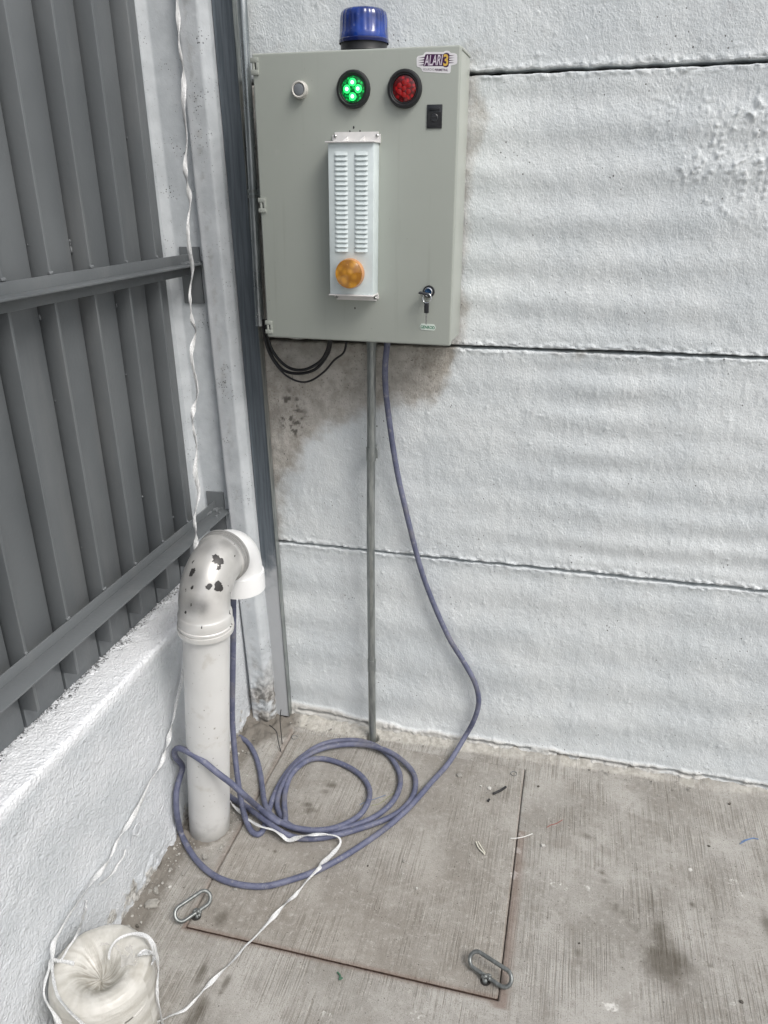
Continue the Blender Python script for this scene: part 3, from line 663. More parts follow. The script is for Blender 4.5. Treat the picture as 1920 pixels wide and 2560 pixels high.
lamp('signal_lamp', .3517, .5444, 'unlit red signal lamp in a black rubber ring', mk_red(), RLED, [(.0115*math.cos(k*math.pi/3+.5), .0115*math.sin(k*math.pi/3+.5)) for k in range(6)]+[(0, 0)], .0052, 'dark red faceted lens')
# black square quarter-turn lock
lk = box('lock', (.4010, -.0022, .4675), (.4345, .0005, .5135), BLKP, enc, .0008)
box('recess', (.4030, -.0026, .4725), (.4325, -.0021, .4985), RUBBER, lk)
box('tab', (.4065, -.0040, .5025), (.4290, -.0020, .5085), BLKP, lk, .0006)
lobj('barrel', [(0, .0040), (.0070, .0040), (.0082, .0030), (.0086, .0018)], BLKP, lk, (.4178, 0, .4880), 28, 'y')
box('slot', (.4118, -.0047, .4868), (.4238, -.0039, .4892), RUBBER, lk)
# key lock
kl = lobj('key_lock', [(.0098, .008), (.0106, .0085), (.0112, .004), (.0138, .004), (.0140, 0)], BLKP, enc, (.4147, 0, .1250), 36, 'y')
lobj('chrome_ring', [(.0075, .009), (.0085, .0105), (.0100, .0098), (.0112, .0035)], CHROME, kl, (0, 0, 0), 36, 'y')
lobj('cylinder', [(0, .0075), (.0050, .0080), (.0078, .0090)], mk_lens('dark_blue_cylinder', (.02, .07, .16), .1), kl, (0, 0, 0), 28, 'y')
# drilled holes, shown as black discs standing for the shade inside
for u, v, r in ((.2352, .4722, .0017), (.2262, .4641, .0016), (.2498, .4642, .0016), (.2331, .0802, .0016)):
    bm = bmesh.new(); q = bmesh.ops.create_cone(bm, cap_ends=True, segments=12, radius1=r, radius2=r, depth=.0006, matrix=Matrix.Rotation(R(90), 4, 'X')@Matrix.Diagonal((1, 1, 1, 1)))
    for vv in q['verts']: vv.co.z *= 1.7
    bmesh.ops.translate(bm, verts=q['verts'], vec=(u, -.0002, v)); bm_obj('hole_shade_disc', bm, RUBBER, enc)
# sticker
ST_W = simple('sticker_white', (.80, .79, .81), .35); ST_P = simple('sticker_purple', (.055, .008, .060), .35); ST_Y = simple('sticker_yellow', (.72, .48, .09), .35); ST_G = simple('sticker_grey', (.20, .18, .21), .4); ST_L = simple('sticker_lilac', (.72, .66, .74), .35)
stk = prism('sticker', [(0.3758, 0.6006), (0.3765, 0.603), (0.379, 0.6051), (0.3899, 0.6063), (0.3927, 0.6105), (0.3963, 0.6117), (0.4339, 0.6106), (0.4367, 0.6123), (0.4409, 0.6126), (0.4453, 0.6117), (0.449, 0.6082), (0.4568, 0.6076), (0.4612, 0.6057), (0.4627, 0.6026), (0.4632, 0.5909), (0.4619, 0.5879), (0.4577, 0.5865), (0.4502, 0.5852), (0.4495, 0.5734), (0.4474, 0.5713), (0.4438, 0.5711), (0.3921, 0.5755), (0.3884, 0.5771), (0.3869, 0.5812), (0.3839, 0.5835), (0.3784, 0.5849), (0.3763, 0.5875)], .0001, .0004, ST_W, enc); stk['label'] = 'white and purple ALARI 3 security sticker'
prism('emblem', [(0.393, 0.6018), (0.395, 0.6073), (0.3979, 0.6078), (0.434, 0.6066), (0.4357, 0.6081), (0.4396, 0.6089), (0.444, 0.6078), (0.4462, 0.605), (0.4457, 0.5902), (0.4448, 0.5841), (0.4413, 0.5824), (0.437, 0.5825), (0.4333, 0.5848), (0.3908, 0.5858), (0.3917, 0.592)], .0004, .0006, ST_P, stk)
for q in [[(0.3931, 0.6032), (0.3928, 0.6014), (0.3799, 0.6013)], [(0.3925, 0.5985), (0.3922, 0.5965), (0.3792, 0.5969)], [(0.3918, 0.5938), (0.3916, 0.5919), (0.3793, 0.5927)], [(0.3914, 0.5894), (0.391, 0.5874), (0.3794, 0.5881)], [(0.4459, 0.6041), (0.446, 0.6024), (0.457, 0.6036)], [(0.4458, 0.5998), (0.4459, 0.5981), (0.4575, 0.5992)], [(0.4457, 0.5955), (0.4458, 0.5938), (0.4566, 0.5949)], [(0.4456, 0.5912), (0.4456, 0.5892), (0.4571, 0.5906)]]: prism('ray', q, .0004, .0006, ST_P, stk)
text('lettering', 'ALARI', 0.3927, 0.4304, 0.5867, 0.6058, .0008, ST_L, stk, skew=.10, bold=.012)
text('numeral', '3', 0.4336, 0.4441, 0.5846, 0.6064, .0008, ST_Y, stk, bold=.03)
text('lettering', 'SEGURIDAD', 0.3902, 0.4146, 0.5781, 0.5824, .0006, ST_G, stk, rise=-.0011)
text('lettering', 'PERIMETRAL', 0.4161, 0.4440, 0.5762, 0.5807, .0006, ST_P, stk, rise=-.0011, bold=.02)
# maker plate
NP = simple('plate_green_white', (.62, .70, .64), .4); NG = simple('plate_green', (.02, .17, .09), .4)
npl = prism('name_plate', [(.3944, .0432), (.3980, .0508), (.4298, .0498), (.4336, .0422), (.4302, .0352), (.3985, .0362)], .0001, .0009, NP, enc); npl['label'] = 'small hexagonal GENROD name plate'
text('lettering', 'GENROD', .3968, .4312, .0395, .0465, .0011, NG, npl, rise=-.0010, bold=.025)

# ---- keys hanging in the lock
KM = BM@Matrix.Translation((.4147, -.012, .125))
keys = empty('key_ring', None, 'black headed key in the box lock with a second key hanging from its ring', 'keys', mw=KM)
bm = bmesh.new(); box_bm(bm, (-.0185, -.020, -.0050), (.0060, -.001, -.0005), .0018, 3, Matrix.Rotation(R(8), 3, 'Y')); box_bm(bm, (-.004, -.002, -.0030), (.004, .004, -.0015)); o = bm_obj('key', bm, BLKP, keys); soft(o)
pts = [Vector((.0008+.0098*math.cos(a), -.013+.002*math.sin(a), -.0120+.0105*math.sin(a))) for a in np.linspace(0, 2*math.pi, 40, endpoint=False)]
v, f = tube_vf(pts, .0009, 8, closed=True); o = link('split_ring', raw_mesh('split_ring', v, f), CHROME, keys); soft(o, 70)
bm = bmesh.new(); box_bm(bm, (-.0062, -.0145, -.0465), (.0066, -.0105, -.0205), .0019, 3)
for vv in bm.verts:
    t = (vv.co.z+.0335)/.013; vv.co.x *= 1-.28*max(0, abs(t)-.45)
o = bm_obj('key_head', bm, BLKP, keys); soft(o)
prism('key_blade', [(-.0015, -.0455), (.0013, -.0455), (.0013, -.066), (.0020, -.0675), (.0010, -.0690), (.0018, -.0705), (0, -.0725), (-.0015, -.0705)], .0120, .0130, SCREW, keys)

# ---- louvred warning lamp unit screwed on the door
UM = BM.copy()
unit = empty('warning_light_unit', None, 'narrow pale louvred metal case with round amber lamp on the box door', 'warning light', mw=BM@Matrix.Translation((.24, 0, .117)))
UO = Vector((.24, 0, .117))
def ub(name, lo, hi, mat, parent=unit, bev=.0008): return box(name, Vector(lo)-UO, Vector(hi)-UO, mat, parent, bev)
bm = bmesh.new(); vs = box_bm(bm, (.1872, -.0450, .1175), (.2925, -.0005, .4395), .0014, 2)
for vv in bm.verts: vv.co.x += (vv.co.z-.28)*.0100; vv.co -= UO
case = bm_obj('case', bm, CASE, unit); soft(case)
ub('lid', (.1838, -.0520, .4395), (.2975, .0, .4425), BRK); ub('sill', (.1838, -.0500, .1145), (.2920, .0, .1175), BRK)
for u0, u1, v0, v1 in ((.1862, .2975, .4425, .4630), (.1828, .2925, .0995, .1145)):
    bm = bmesh.new(); box_bm(bm, Vector((u0, -.0035, v0))-UO, Vector((u1, -.0002, v1))-UO)
    es = [e for e in bm.edges if abs(e.verts[0].co.y-e.verts[1].co.y) > .001 and (abs((e.verts[0].co.z+UO.z)-(v1 if v0 > .3 else v0)) < 1e-4)]
    bmesh.ops.bevel(bm, geom=es, offset=.005, segments=4, affect='EDGES')
    bk = bm_obj('bracket', bm, BRK, unit)
    for uu in (u0+.0065, u1-.0075):
        vv = (v0+v1)/2+(.002 if v0 > .3 else -.0005)
        s_ = lobj('screw', [(0, .0030), (.0020, .0028), (.0034, .0016), (.0038, 0)], SCREW, bk, Vector((uu, -.0034, vv))-UO, 20, 'y')
    if v0 > .3:
        for uu in (.2115, .2500):
            a = Vector((uu, -.0035, v0))-UO; vv = [a, a+Vector((.013, 0, 0)), a+Vector((.011, 0, .012)), a+Vector((.002, -.022, 0)), a+Vector((.013, -.022, 0))]
            o = link('gusset', raw_mesh('gusset', vv, [(0, 1, 2), (0, 2, 3), (1, 4, 2), (3, 2, 4), (0, 3, 4, 1)]), BRK, bk)
# louvres: 2 columns of 21 pressed hoods
hw, hh = .0315, .01007
lv = []; lf = []
prof_l = [(0.0, 0.0), (.0015, -.0007), (.0062, -.0030), (.0082, -.0038), (.0088, -.0034), (.0090, 0.0)]   # (down, out)
N = 9
for j in range(N):
    s = j/(N-1); x = (s-.5)*hw; e = min(1, min(s, 1-s)*7)**.5
    for d, out in prof_l: lv.append((x, out*e, -d))
for j in range(N-1):
    for k in range(len(prof_l)-1): a = j*len(prof_l)+k; lf.append((a, a+1, a+1+len(prof_l), a+len(prof_l)))
lm = raw_mesh('louvre', lv, lf); lm.materials.append(CASE)
for q in lm.polygons: q.use_smooth = True
lm.set_sharp_from_angle(angle=R(40))
for cx_, cidx in ((.2170, 0), (.2636, 1)):
    for k in range(21):
        z = .4225-hh*k; o = bpy.data.objects.new('louvre', lm); COL.objects.link(o); o.parent = unit
        o.location = Vector((cx_+(z-.28)*.0100, -.0451, z))-UO
for cx_ in (.2170, .2636): pass
# amber lamp
am = lobj('amber_lamp', [(.0335, 0), (.0337, .004), (.0330, .013), (.0318, .0165)], AMBERR, unit, Vector((.2375, -.0450, .1655))-UO, 48, 'y')
pr = [(0, .0214)]
for k in range(1, 17):
    r_ = .0012+k*.00185; pr += [(r_, .0212-.0000125*k*k-k*.00003), (r_+.0009, .02150-.0000125*k*k-k*.00003)]
pr += [(.0318, .0172), (.0322, .014)]
lobj('lens', pr, AMBER, am, (0, 0, 0), 56, 'y', ang=12)
AMD = mk_lens('amber_inner', (.55, .27, .02), .3)
for a, b, r_ in ((-.012, .004, .003), (-.015, -.006, .0025), (-.008, -.010, .003), (-.017, .010, .0022), (-.002, .020, .003), (.004, -.022, .0028)):
    lobj('lamp_led', [(0, .0022), (r_*.7, .0015), (r_, 0)], AMD, am, (a, -.0180, b), 14, 'y')

# ---- blue beacon on top
bc = empty('beacon', None, 'dark blue rotating beacon with black base standing on top of the grey box', 'beacon', mw=BM@Matrix.Translation((.240, .070, BH+.0015)))
lobj('base', [(0, 0), (.0520, 0), (.0525, .003), (.0515, .005), (.0515, .020), (.0500, .022), (0, .022)], RUBBER, bc, (0, 0, 0), 56)
def mk_blue():
    a = M('blue_ribbed_dome'); c = a.mix(a.ramp(a.noise(20, 3), .35, .65), (.002, .016, .12), (.004, .045, .31))
    c = a.mix(a.ramp(a.noise(80, 4, .7), .6, .78, 0, .4), c, (.20, .21, .28))
    return a.done(c, .16, Coat_Weight=.6, Coat_Roughness=.08)
v = []; f = []; prof = [(.0535, .0215), (.0545, .024), (.0540, .036), (.0528, .038), (.0518, .066), (.0496, .076), (.0450, .081), (.036, .0833), (.0, .0842)]; seg = 144
for k in range(seg):
    a = 2*math.pi*k/seg
    for i, (r_, h) in enumerate(prof):
        rr = r_+(.0005*math.cos(24*a) if i in (3, 4, 5) else 0); v.append((rr*math.cos(a), rr*math.sin(a), h))
n = len(prof)
for k in range(seg):
    for j in range(n-1): f.append((k*n+j, ((k+1) % seg)*n+j, ((k+1) % seg)*n+j+1, k*n+j+1))
dm = link('dome', raw_mesh('dome', v, f), mk_blue(), bc); soft(dm, 40)
lobj('collar', [(.0550, .018), (.0556, .020), (.0556, .0245), (.0545, .026)], mk_lens('deep_blue_collar', (.004, .012, .09), .2), bc, (0, 0, 0), 56)

# ---- black cables looping from the conduit into the box
for nm, r_, P, lb in [('', 0.0042, [(-0.11973, -0.044, 1.32854), (-0.11925, -0.044, 1.29808), (-0.1022, -0.046, 1.2434), (-0.06296, -0.05, 1.20574), (-0.01503, -0.055, 1.20017), (0.03355, -0.06, 1.22449), (0.05536, -0.06, 1.25477), (0.06405, -0.06, 1.28289)], 'thick black cable, upper of the two loops under the left end of the box'), ('', 0.0042, [(-0.12498, -0.041, 1.32794), (-0.12452, -0.041, 1.29742), (-0.11294, -0.04, 1.23934), (-0.08084, -0.04, 1.19527), (-0.03295, -0.044, 1.18692), (0.01883, -0.05, 1.20318), (0.05428, -0.05, 1.24431), (0.06587, -0.05, 1.28124)], 'thick black cable, lower of the two loops under the left end of the box'), ('', 0.0028, [(-0.12513, -0.05, 1.32925), (-0.1247, -0.05, 1.29886), (-0.11087, -0.052, 1.23793), (-0.07316, -0.054, 1.18844), (-0.02994, -0.055, 1.16793), (0.00639, -0.056, 1.17248), (0.04481, -0.058, 1.19858), (0.07438, -0.058, 1.23077), (0.10054, -0.058, 1.25135), (0.11021, -0.058, 1.28064)], 'thin black cable hanging lowest under the left end of the box')]:
    tag(tube('cable', P, r_, BLACKC, None, 12), lb, 'cable', 'black cables under the box')

# ================================================================ BLUE CABLE
cb = [(-0.12153, -0.372, 0.67085), (-0.12717, -0.372, 0.60805), (-0.13515, -0.372, 0.52629), (-0.14211, -0.372, 0.45604), (-0.15259, -0.372, 0.35427), (-0.15844, -0.375, 0.28164), (-0.15664, -0.385, 0.21413), (-0.14945, -0.4, 0.15845), (-0.13553, -0.425, 0.11245), (-0.12285, -0.44142, 0.035), (-0.10056, -0.47324, 0.022), (-0.0812, -0.49533, 0.012), (-0.05923, -0.51518, 0.009), (-0.03981, -0.51998, 0.009), (-0.03241, -0.5038, 0.009), (-0.037, -0.46742, 0.009), (-0.04615, -0.42062, 0.009), (-0.05358, -0.35143, 0.009), (-0.05029, -0.27051, 0.009), (-0.03063, -0.19889, 0.009), (0.0073, -0.13111, 0.009), (0.06428, -0.09245, 0.009), (0.1332, -0.07893, 0.009), (0.19537, -0.09595, 0.009), (0.2502, -0.14062, 0.009), (0.28809, -0.20243, 0.009), (0.29871, -0.26534, 0.009), (0.28716, -0.32609, 0.009), (0.25622, -0.38063, 0.009), (0.21098, -0.42313, 0.009), (0.15777, -0.4556, 0.009), (0.10717, -0.47441, 0.009), (0.06364, -0.47706, 0.009), (0.01852, -0.4596, 0.009), (-0.0188, -0.42253, 0.009), (-0.03582, -0.38419, 0.01), (-0.04054, -0.3307, 0.018), (-0.03178, -0.26165, 0.022), (-0.00847, -0.19893, 0.022), (0.03309, -0.15253, 0.022), (0.0935, -0.11594, 0.018), (0.16206, -0.10457, 0.018), (0.23048, -0.12255, 0.024), (0.28357, -0.14728, 0.018), (0.32304, -0.18057, 0.01), (0.3417, -0.22718, 0.009), (0.34255, -0.28615, 0.009), (0.3202, -0.34384, 0.009), (0.27812, -0.39191, 0.009), (0.22643, -0.43314, 0.009), (0.17465, -0.46921, 0.01), (0.12047, -0.49487, 0.009), (0.06885, -0.50817, 0.012), (0.02503, -0.50769, 0.022), (-0.03705, -0.48054, 0.024), (-0.1091, -0.43706, 0.014), (-0.16885, -0.41049, 0.01), (-0.212, -0.38432, 0.012), (-0.25474, -0.32873, 0.012), (-0.28501, -0.25629, 0.012), (-0.29257, -0.18957, 0.012), (-0.27403, -0.15553, 0.012), (-0.22572, -0.1708, 0.01), (-0.17594, -0.22094, 0.009), (-0.1327, -0.28575, 0.009), (-0.09492, -0.35571, 0.012), (-0.06308, -0.4149, 0.02), (-0.02608, -0.45922, 0.026), (0.02553, -0.48361, 0.026), (0.07979, -0.48473, 0.022), (0.137, -0.46823, 0.018), (0.18209, -0.43187, 0.013), (0.21265, -0.38457, 0.009), (0.22286, -0.33308, 0.009), (0.21526, -0.28573, 0.009), (0.18572, -0.24174, 0.009), (0.13883, -0.20971, 0.009), (0.08426, -0.19118, 0.009), (0.0338, -0.18847, 0.01), (0.00294, -0.21166, 0.018), (-0.01532, -0.25783, 0.028), (-0.02813, -0.29934, 0.022), (-0.02451, -0.34988, 0.014), (-0.00882, -0.39951, 0.014), (0.01239, -0.44557, 0.018), (0.01924, -0.47288, 0.022), (0.00593, -0.48235, 0.028), (-0.02596, -0.47386, 0.036), (-0.06857, -0.4561, 0.045), (-0.04251, -0.57, 0.1921), (-0.06921, -0.583, 0.23673), (-0.098, -0.592, 0.27099), (-0.13588, -0.594, 0.30393), (-0.16798, -0.588, 0.31534), (-0.19636, -0.578, 0.31608), (-0.21855, -0.57, 0.31076), (-0.238, -0.56009, 0.28749), (-0.238, -0.5578, 0.26701), (-0.238, -0.54123, 0.23578), (-0.238, -0.53213, 0.21193), (-0.238, -0.5476, 0.19716), (-0.238, -0.57199, 0.17426), (-0.238, -0.58439, 0.14088), (-0.238, -0.58845, 0.0919), (-0.24507, -0.57178, 0.016), (-0.20996, -0.60496, 0.011), (-0.17225, -0.63511, 0.009), (-0.12748, -0.66188, 0.009), (-0.08231, -0.67898, 0.009), (-0.03709, -0.68513, 0.009), (0.00961, -0.68252, 0.009), (0.05216, -0.6707, 0.009), (0.09514, -0.64438, 0.009), (0.1465, -0.60595, 0.009), (0.19116, -0.56057, 0.009), (0.23477, -0.50533, 0.009), (0.27909, -0.44383, 0.011), (0.31438, -0.38614, 0.012), (0.34862, -0.31428, 0.012), (0.38619, -0.21223, 0.012), (0.42264, -0.11863, 0.014), (0.45829, -0.03, 0.04964), (0.48445, -0.026, 0.11769), (0.49577, -0.022, 0.18157), (0.48286, -0.02, 0.2466), (0.44601, -0.019, 0.3173), (0.39686, -0.019, 0.39867), (0.34817, -0.02, 0.50915), (0.31202, -0.021, 0.60878), (0.28504, -0.022, 0.70807), (0.26176, -0.024, 0.80801), (0.24057, -0.026, 0.90495), (0.22553, -0.029, 0.99958), (0.21536, -0.034, 1.08548), (0.2108, -0.045, 1.15775), (0.21421, -0.062, 1.22308), (0.22269, -0.075, 1.27602), (0.22523, -0.075, 1.2972)]
o = tube('cable', cb, .0080, CABLE, None, 14, .008); tag(o, 'long blue violet cable hanging from the box and coiled round the white pipe', 'cable')

# ================================================================ WHITE VENT PIPE
pp = empty('vent_pipe', (-.185, -.522, 0), 'thick white plastic pipe rising from the floor and bending over like a gooseneck', 'pipe')
PO = Vector((-.185, -.522, 0)); TOP = Vector((-.108, -.555, .688)); axis = (TOP-PO).normalized()
def ptube(name, pts, rad, mat, seg=48, mask=None):
    v, f = tube_vf([Vector(p)-PO for p in pts], rad, seg, cap=False); me = raw_mesh(name, v, f); o = link(name, me, mat, pp); soft(o, 40); return o
ptube('tube', [PO-axis*.02, PO+axis*.2, PO+axis*.4, TOP], .0555, PIPE)
h1 = Vector((math.sin(R(2)), math.cos(R(2)), .0)); up = Vector((0, 0, 1)); up1 = (axis*.6+up*.4).normalized()
K = .082
B0 = TOP+up1*.056                                   # bend starts
def arc(c0, d0, d1, K, n):
    """quarter bend from c0 heading d0 to heading d1"""
    return [c0+d1*K*(1-math.cos(t))+d0*K*math.sin(t) for t in np.linspace(0, math.pi/2, n)]
bend = arc(B0, up1, h1, K, 26); R2 = bend[-1]
path = [TOP-up1*.012, TOP-up1*.0119, TOP-up1*.0010, TOP+up1*.0008, TOP+up1*.0012, TOP+up1*.0052, TOP+up1*.0056, TOP+up1*.0105, TOP+up1*.0120, TOP+up1*.018, TOP+up1*.036, TOP+up1*.0385, TOP+up1*.041]
rads = [.0560, .0662, .0672, .0668, .0642, .0642, .0662, .0660, .0640, .0640, .0638, .0622, .0606]
path += bend; rads += [.0600]*26
path += [R2+h1*.0005, R2+h1*.0030, R2+h1*.0034, R2+h1*.010, R2+h1*.0104, R2+h1*.0135, R2+h1*.0139, R2+h1*.020, R2+h1*.0204, R2+h1*.0275, R2+h1*.0279]
rads += [.0602, .0630, .0640, .0642, .0660, .0660, .0640, .0642, .0664, .0664, .0580]
el = ptube('elbow', path, rads, ELBOW, 56)
# chip and smudge masks on the elbow, at the places where paint has flaked
me = el.data; at = me.color_attributes.new('mask', 'FLOAT_COLOR', 'POINT'); co = np.zeros(len(me.vertices)*3); me.vertices.foreach_get('co', co); co = co.reshape(-1, 3)
chips = [(-0.06686, -0.54319, 0.86178, 0.012, 1), (-0.05842, -0.54179, 0.85612, 0.01, 1), (-0.07371, -0.54886, 0.86273, 0.008, 0.9), (-0.05873, -0.55562, 0.845, 0.005, 1), (-0.07352, -0.56573, 0.85023, 0.004, 0.9), (-0.05175, -0.57598, 0.80747, 0.012, 1.05), (-0.05504, -0.57542, 0.81574, 0.007, 1), (-0.06857, -0.59128, 0.81438, 0.008, 0.95), (-0.11545, -0.57785, 0.84339, 0.009, 0.95), (-0.1161, -0.58168, 0.83732, 0.007, 0.9), (-0.10719, -0.60032, 0.81429, 0.007, 0.9), (-0.034, -0.43281, 0.81471, 0.01, 1), (-0.03379, -0.4372, 0.80633, 0.008, 1), (-0.04126, -0.4974, 0.85285, 0.005, 0.9), (-0.039, -0.50112, 0.84377, 0.004, 0.9), (-0.07385, -0.53501, 0.86997, 0.006, 0.8), (-0.09817, -0.54273, 0.87088, 0.005, 0.7), (-0.08503, -0.61333, 0.71954, 0.005, 1), (-0.04927, -0.53463, 0.67384, 0.01, 1.05), (-0.0501, -0.53808, 0.66932, 0.007, 1), (-0.12395, -0.61585, 0.75032, 0.005, 0.95), (-0.04354, -0.5479, 0.72474, 0.004, 0.9), (-0.05285, -0.58464, 0.68836, 0.003, 1), (-0.12111, -0.55821, 0.85686, 0.006, 0.9)]
smud = [(-0.10062, -0.61513, 0.77124, 0.022, 0.8), (-0.08254, -0.61305, 0.77049, 0.02, 0.8), (-0.10664, -0.59022, 0.83091, 0.026, 0.5), (-0.06785, -0.49203, 0.87962, 0.03, 0.45), (-0.04404, -0.48363, 0.85821, 0.025, 0.4), (-0.09569, -0.51575, 0.88144, 0.03, 0.4), (-0.04415, -0.45164, 0.78902, 0.02, 0.35)]
def sblob(L):
    t = np.zeros(len(co))
    for x, y, z, r_, a in L: t = np.maximum(t, a*np.exp(-(((co-np.array([x-PO.x, y-PO.y, z-PO.z]))**2).sum(1))/r_**2))
    return t
grey = np.zeros(len(co)); grey[-56*9:] = .7
col4 = np.stack([sblob(chips), np.clip(np.maximum(sblob(smud)*1.5, grey), 0, 1), np.zeros(len(co)), np.ones(len(co))], -1); at.data.foreach_set('color', col4.astype(np.float32).ravel())
dn = -up; S0 = R2+h1*.024
b2 = arc(S0, h1, dn, .072, 26); E0 = b2[-1]
path = [S0-h1*.010]+b2+[E0+dn*.006, E0+dn*.0061, E0+dn*.010, E0+dn*.055, E0+dn*.0551, E0+dn*.04, E0+dn*.0]; rads = [.0575]+[.0575]*26+[.0580, .0612, .0618, .0618, .0580, .0570, .056]
ptube('outlet_elbow', path, rads, WHITEPVC)
OUT = E0+dn*.055

# ================================================================ ACCESS COVER
kc = empty('access_cover', (KX0, KY0, 0), 'square concrete access cover in the floor with two steel loop handles', 'access cover')
KO = Vector((KX0, KY0, 0))
xs = lines([(KX0, KX1, .0036)]); ys = lines([(KY0, KY1, .0038)]); X, Y = np.meshgrid(xs, ys, indexing='ij')
m1, m2 = floor_masks(X, Y); m1 = (m1[0], m1[1]*.8, m1[2]*0+.0); m2 = (m2[0]*sst(.02, .0, X-KX0)*.8, sst(.012, .0, Y-KY0)*.8+sst(.006, 0, KX1-X)*.5+sst(.005, 0, X-KX0)*.3, .22+.25*fbm(X, Y, 5, 4, 12)+.25*sst(-.3, -.75, Y))
Z = .0008*fbm(X, Y, 3, 3, 1)+.0007*fbm(X, Y, 40, 3, 2)-.0025*sst(.003, 0, X-KX0)-.0025*sst(.003, 0, KX1-X)-.002*sst(.003, 0, Y-KY0)
slab = link('slab', grid('slab', X-KX0, Y-KY0, Z, m1, m2), FLOOR, kc)
rim = simple('rusty_steel_rim', (.085, .055, .042), .75, var=.35, vs=60)
bm = bmesh.new()
for lo, hi in (((KX0, KY0, -.03), (KX1, KY0+.003, -.0024)), ((KX0, KY0+.003, -.03), (KX0+.003, KY1, -.0028)), ((KX1-.003, KY0+.003, -.03), (KX1, KY1, -.0028)), ((KX0+.003, KY1-.003, -.03), (KX1-.003, KY1, -.0028))):
    box_bm(bm, Vector(lo)-KO, Vector(hi)-KO)
bm_obj('steel_rim', bm, rim, kc)
for p in [(-0.08832, -0.10291), (0.62127, -0.103)]:
    lobj('screw_plug', [(0, -.0015), (.0075, -.0012), (.0088, .0006), (.0094, .0014), (.0100, .0009), (.0105, -.002)], simple('grey_plug', (.17, .175, .17), .6, var=.3, vs=200), kc, (p[0]-KX0, p[1]-KY0, .001), 24)
def handle(A, B, side, knot_t, zlow, tilt):
    """closed steel link from end A to end B, its far side raised by tilt"""
    A = Vector(A); B = Vector(B); d = (B-A).normalized(); s = Vector((side[0], side[1], 0)).normalized(); s = (s-d*s.dot(d)).normalized()
    s = (s*math.cos(tilt)+Vector((0, 0, 1))*math.sin(tilt)).normalized(); Lh = (B-A).length; r_ = .0175
    pts = []
    for k in range(17): a = math.pi*k/16; pts.append(B-d*r_+d*r_*math.sin(a)+s*(r_-r_*math.cos(a)))
    for k in range(17): a = math.pi*k/16; pts.append(A+d*r_-d*r_*math.sin(a)+s*(r_+r_*math.cos(a)))
    full = []
    for i in range(len(pts)):
        a, b = pts[i], pts[(i+1) % len(pts)]; n = max(1, int((b-a).length/.006)); full += [a.lerp(b, k/n) for k in range(n)]
    v, f = tube_vf([p-KO for p in full], .0047, 12, closed=True); h = link('handle', raw_mesh('handle', v, f), GALVD, kc); soft(h, 70)
    kp = A.lerp(B, knot_t)
    v, f = tube_vf([Vector((kp.x, kp.y, kp.z))-KO-s*.004, Vector((kp.x, kp.y, -.004))-KO-s*.004+Vector((0, -.004, 0))], [.0062, .0068], 12)
    bm = bmesh.new(); bm.from_mesh(raw_mesh('stud', v, f))
    for _ in range(12):
        q = bmesh.ops.create_icosphere(bm, subdivisions=1, radius=.0035+.0025*random.random())
        bmesh.ops.translate(bm, verts=q['verts'], vec=kp-KO+Vector(((random.random()-.5)*.016, (random.random()-.5)*.012, (random.random()-.6)*.010)))
    o = bm_obj('weld_stud', bm, GALVD, h, True)
    lobj('socket', [(0, .0006), (.0100, .0006), (.0112, .001), (.0118, 0)], simple('dark_socket', (.02, .018, .016), .8), h, Vector((kp.x, kp.y-.004, .001))-KO, 20)
handle((-0.1155, -0.82835, 0.01), (-0.06414, -0.74886, 0.012), (-.75, .65), .52, 0, R(42))
handle((0.57594, -0.76404, 0.012), (0.67153, -0.80398, 0.01), (.80, .60), .47, 0, R(40))

# ================================================================ WRAPPED ROLL
ro = empty('wrapped_roll', (-.143, -1.073, 0), 'cream roll in clear stretch film with a dimpled top, tied with white string', 'wrapped roll')
seg = 120; prof = [(.102, -.002), (.105, .03), (.1065, .09), (.1065, .140), (.1055, .160), (.102, .172), (.095, .180), (.084, .184), (.070, .184), (.058, .181), (.049, .176), (.041, .171), (.032, .163), (.022, .156), (.010, .152), (.0, .151)]
d = [0]
for a, b in zip(prof, prof[1:]): d.append(d[-1]+math.dist(a, b))
ts = lines([(0, d[-1], .0035)]); pr_ = np.interp(ts, d, [p[0] for p in prof]); ph = np.interp(ts, d, [p[1] for p in prof])
th = np.linspace(0, 2*np.pi, 181)
T, A = np.meshgrid(ts, th, indexing='ij'); Rr = pr_[:, None]*.96+0*A; H = ph[:, None]+0*A
wv = np.minimum(A, 2*np.pi-A)
sw = A*1.0+T*9.0
strk = fbm(np.cos(sw)*7, np.sin(sw)*7, 1.6, 4, 3)*.6+fbm(np.cos(sw)*22+T*6, np.sin(sw)*22, 1.2, 3, 5)*.5
body = fbm(A*1.2, T*55+A*1.5, 1, 4, 9)
strk = strk+.35*fbm(np.cos(sw)*60, np.sin(sw)*60, 1.5, 2, 8)
strk = strk*sst(.088, .048, Rr)+.5*fbm(np.cos(A)*4+T*9, np.sin(A)*4, 1.5, 4, 18)*sst(.05, .08, Rr)
strk = np.where(T < .178, body*1.0, strk)
nz = .0022*fbm(np.cos(A)*3, np.sin(A)*3+T*12, 1, 3, 3)+.0006*strk
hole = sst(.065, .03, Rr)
Rr = Rr+nz*sst(0, .02, Rr); H = H+nz*.8*sst(.10, .09, Rr)+hole*.003*np.sin(A*2+.6)+.004*np.cos(A-2.4)*(H > .12)
link('roll', grid('roll', Rr*np.cos(A)*(1+.10*hole)+.006*sst(.09, .02, Rr), Rr*np.sin(A)*(1-.12*hole)-.012*sst(.09, .02, Rr), H, (np.clip(.5+strk*.55, 0, 1), sst(.062, .022, Rr)*(T > .2), 0), flip=True), ROLL, ro)
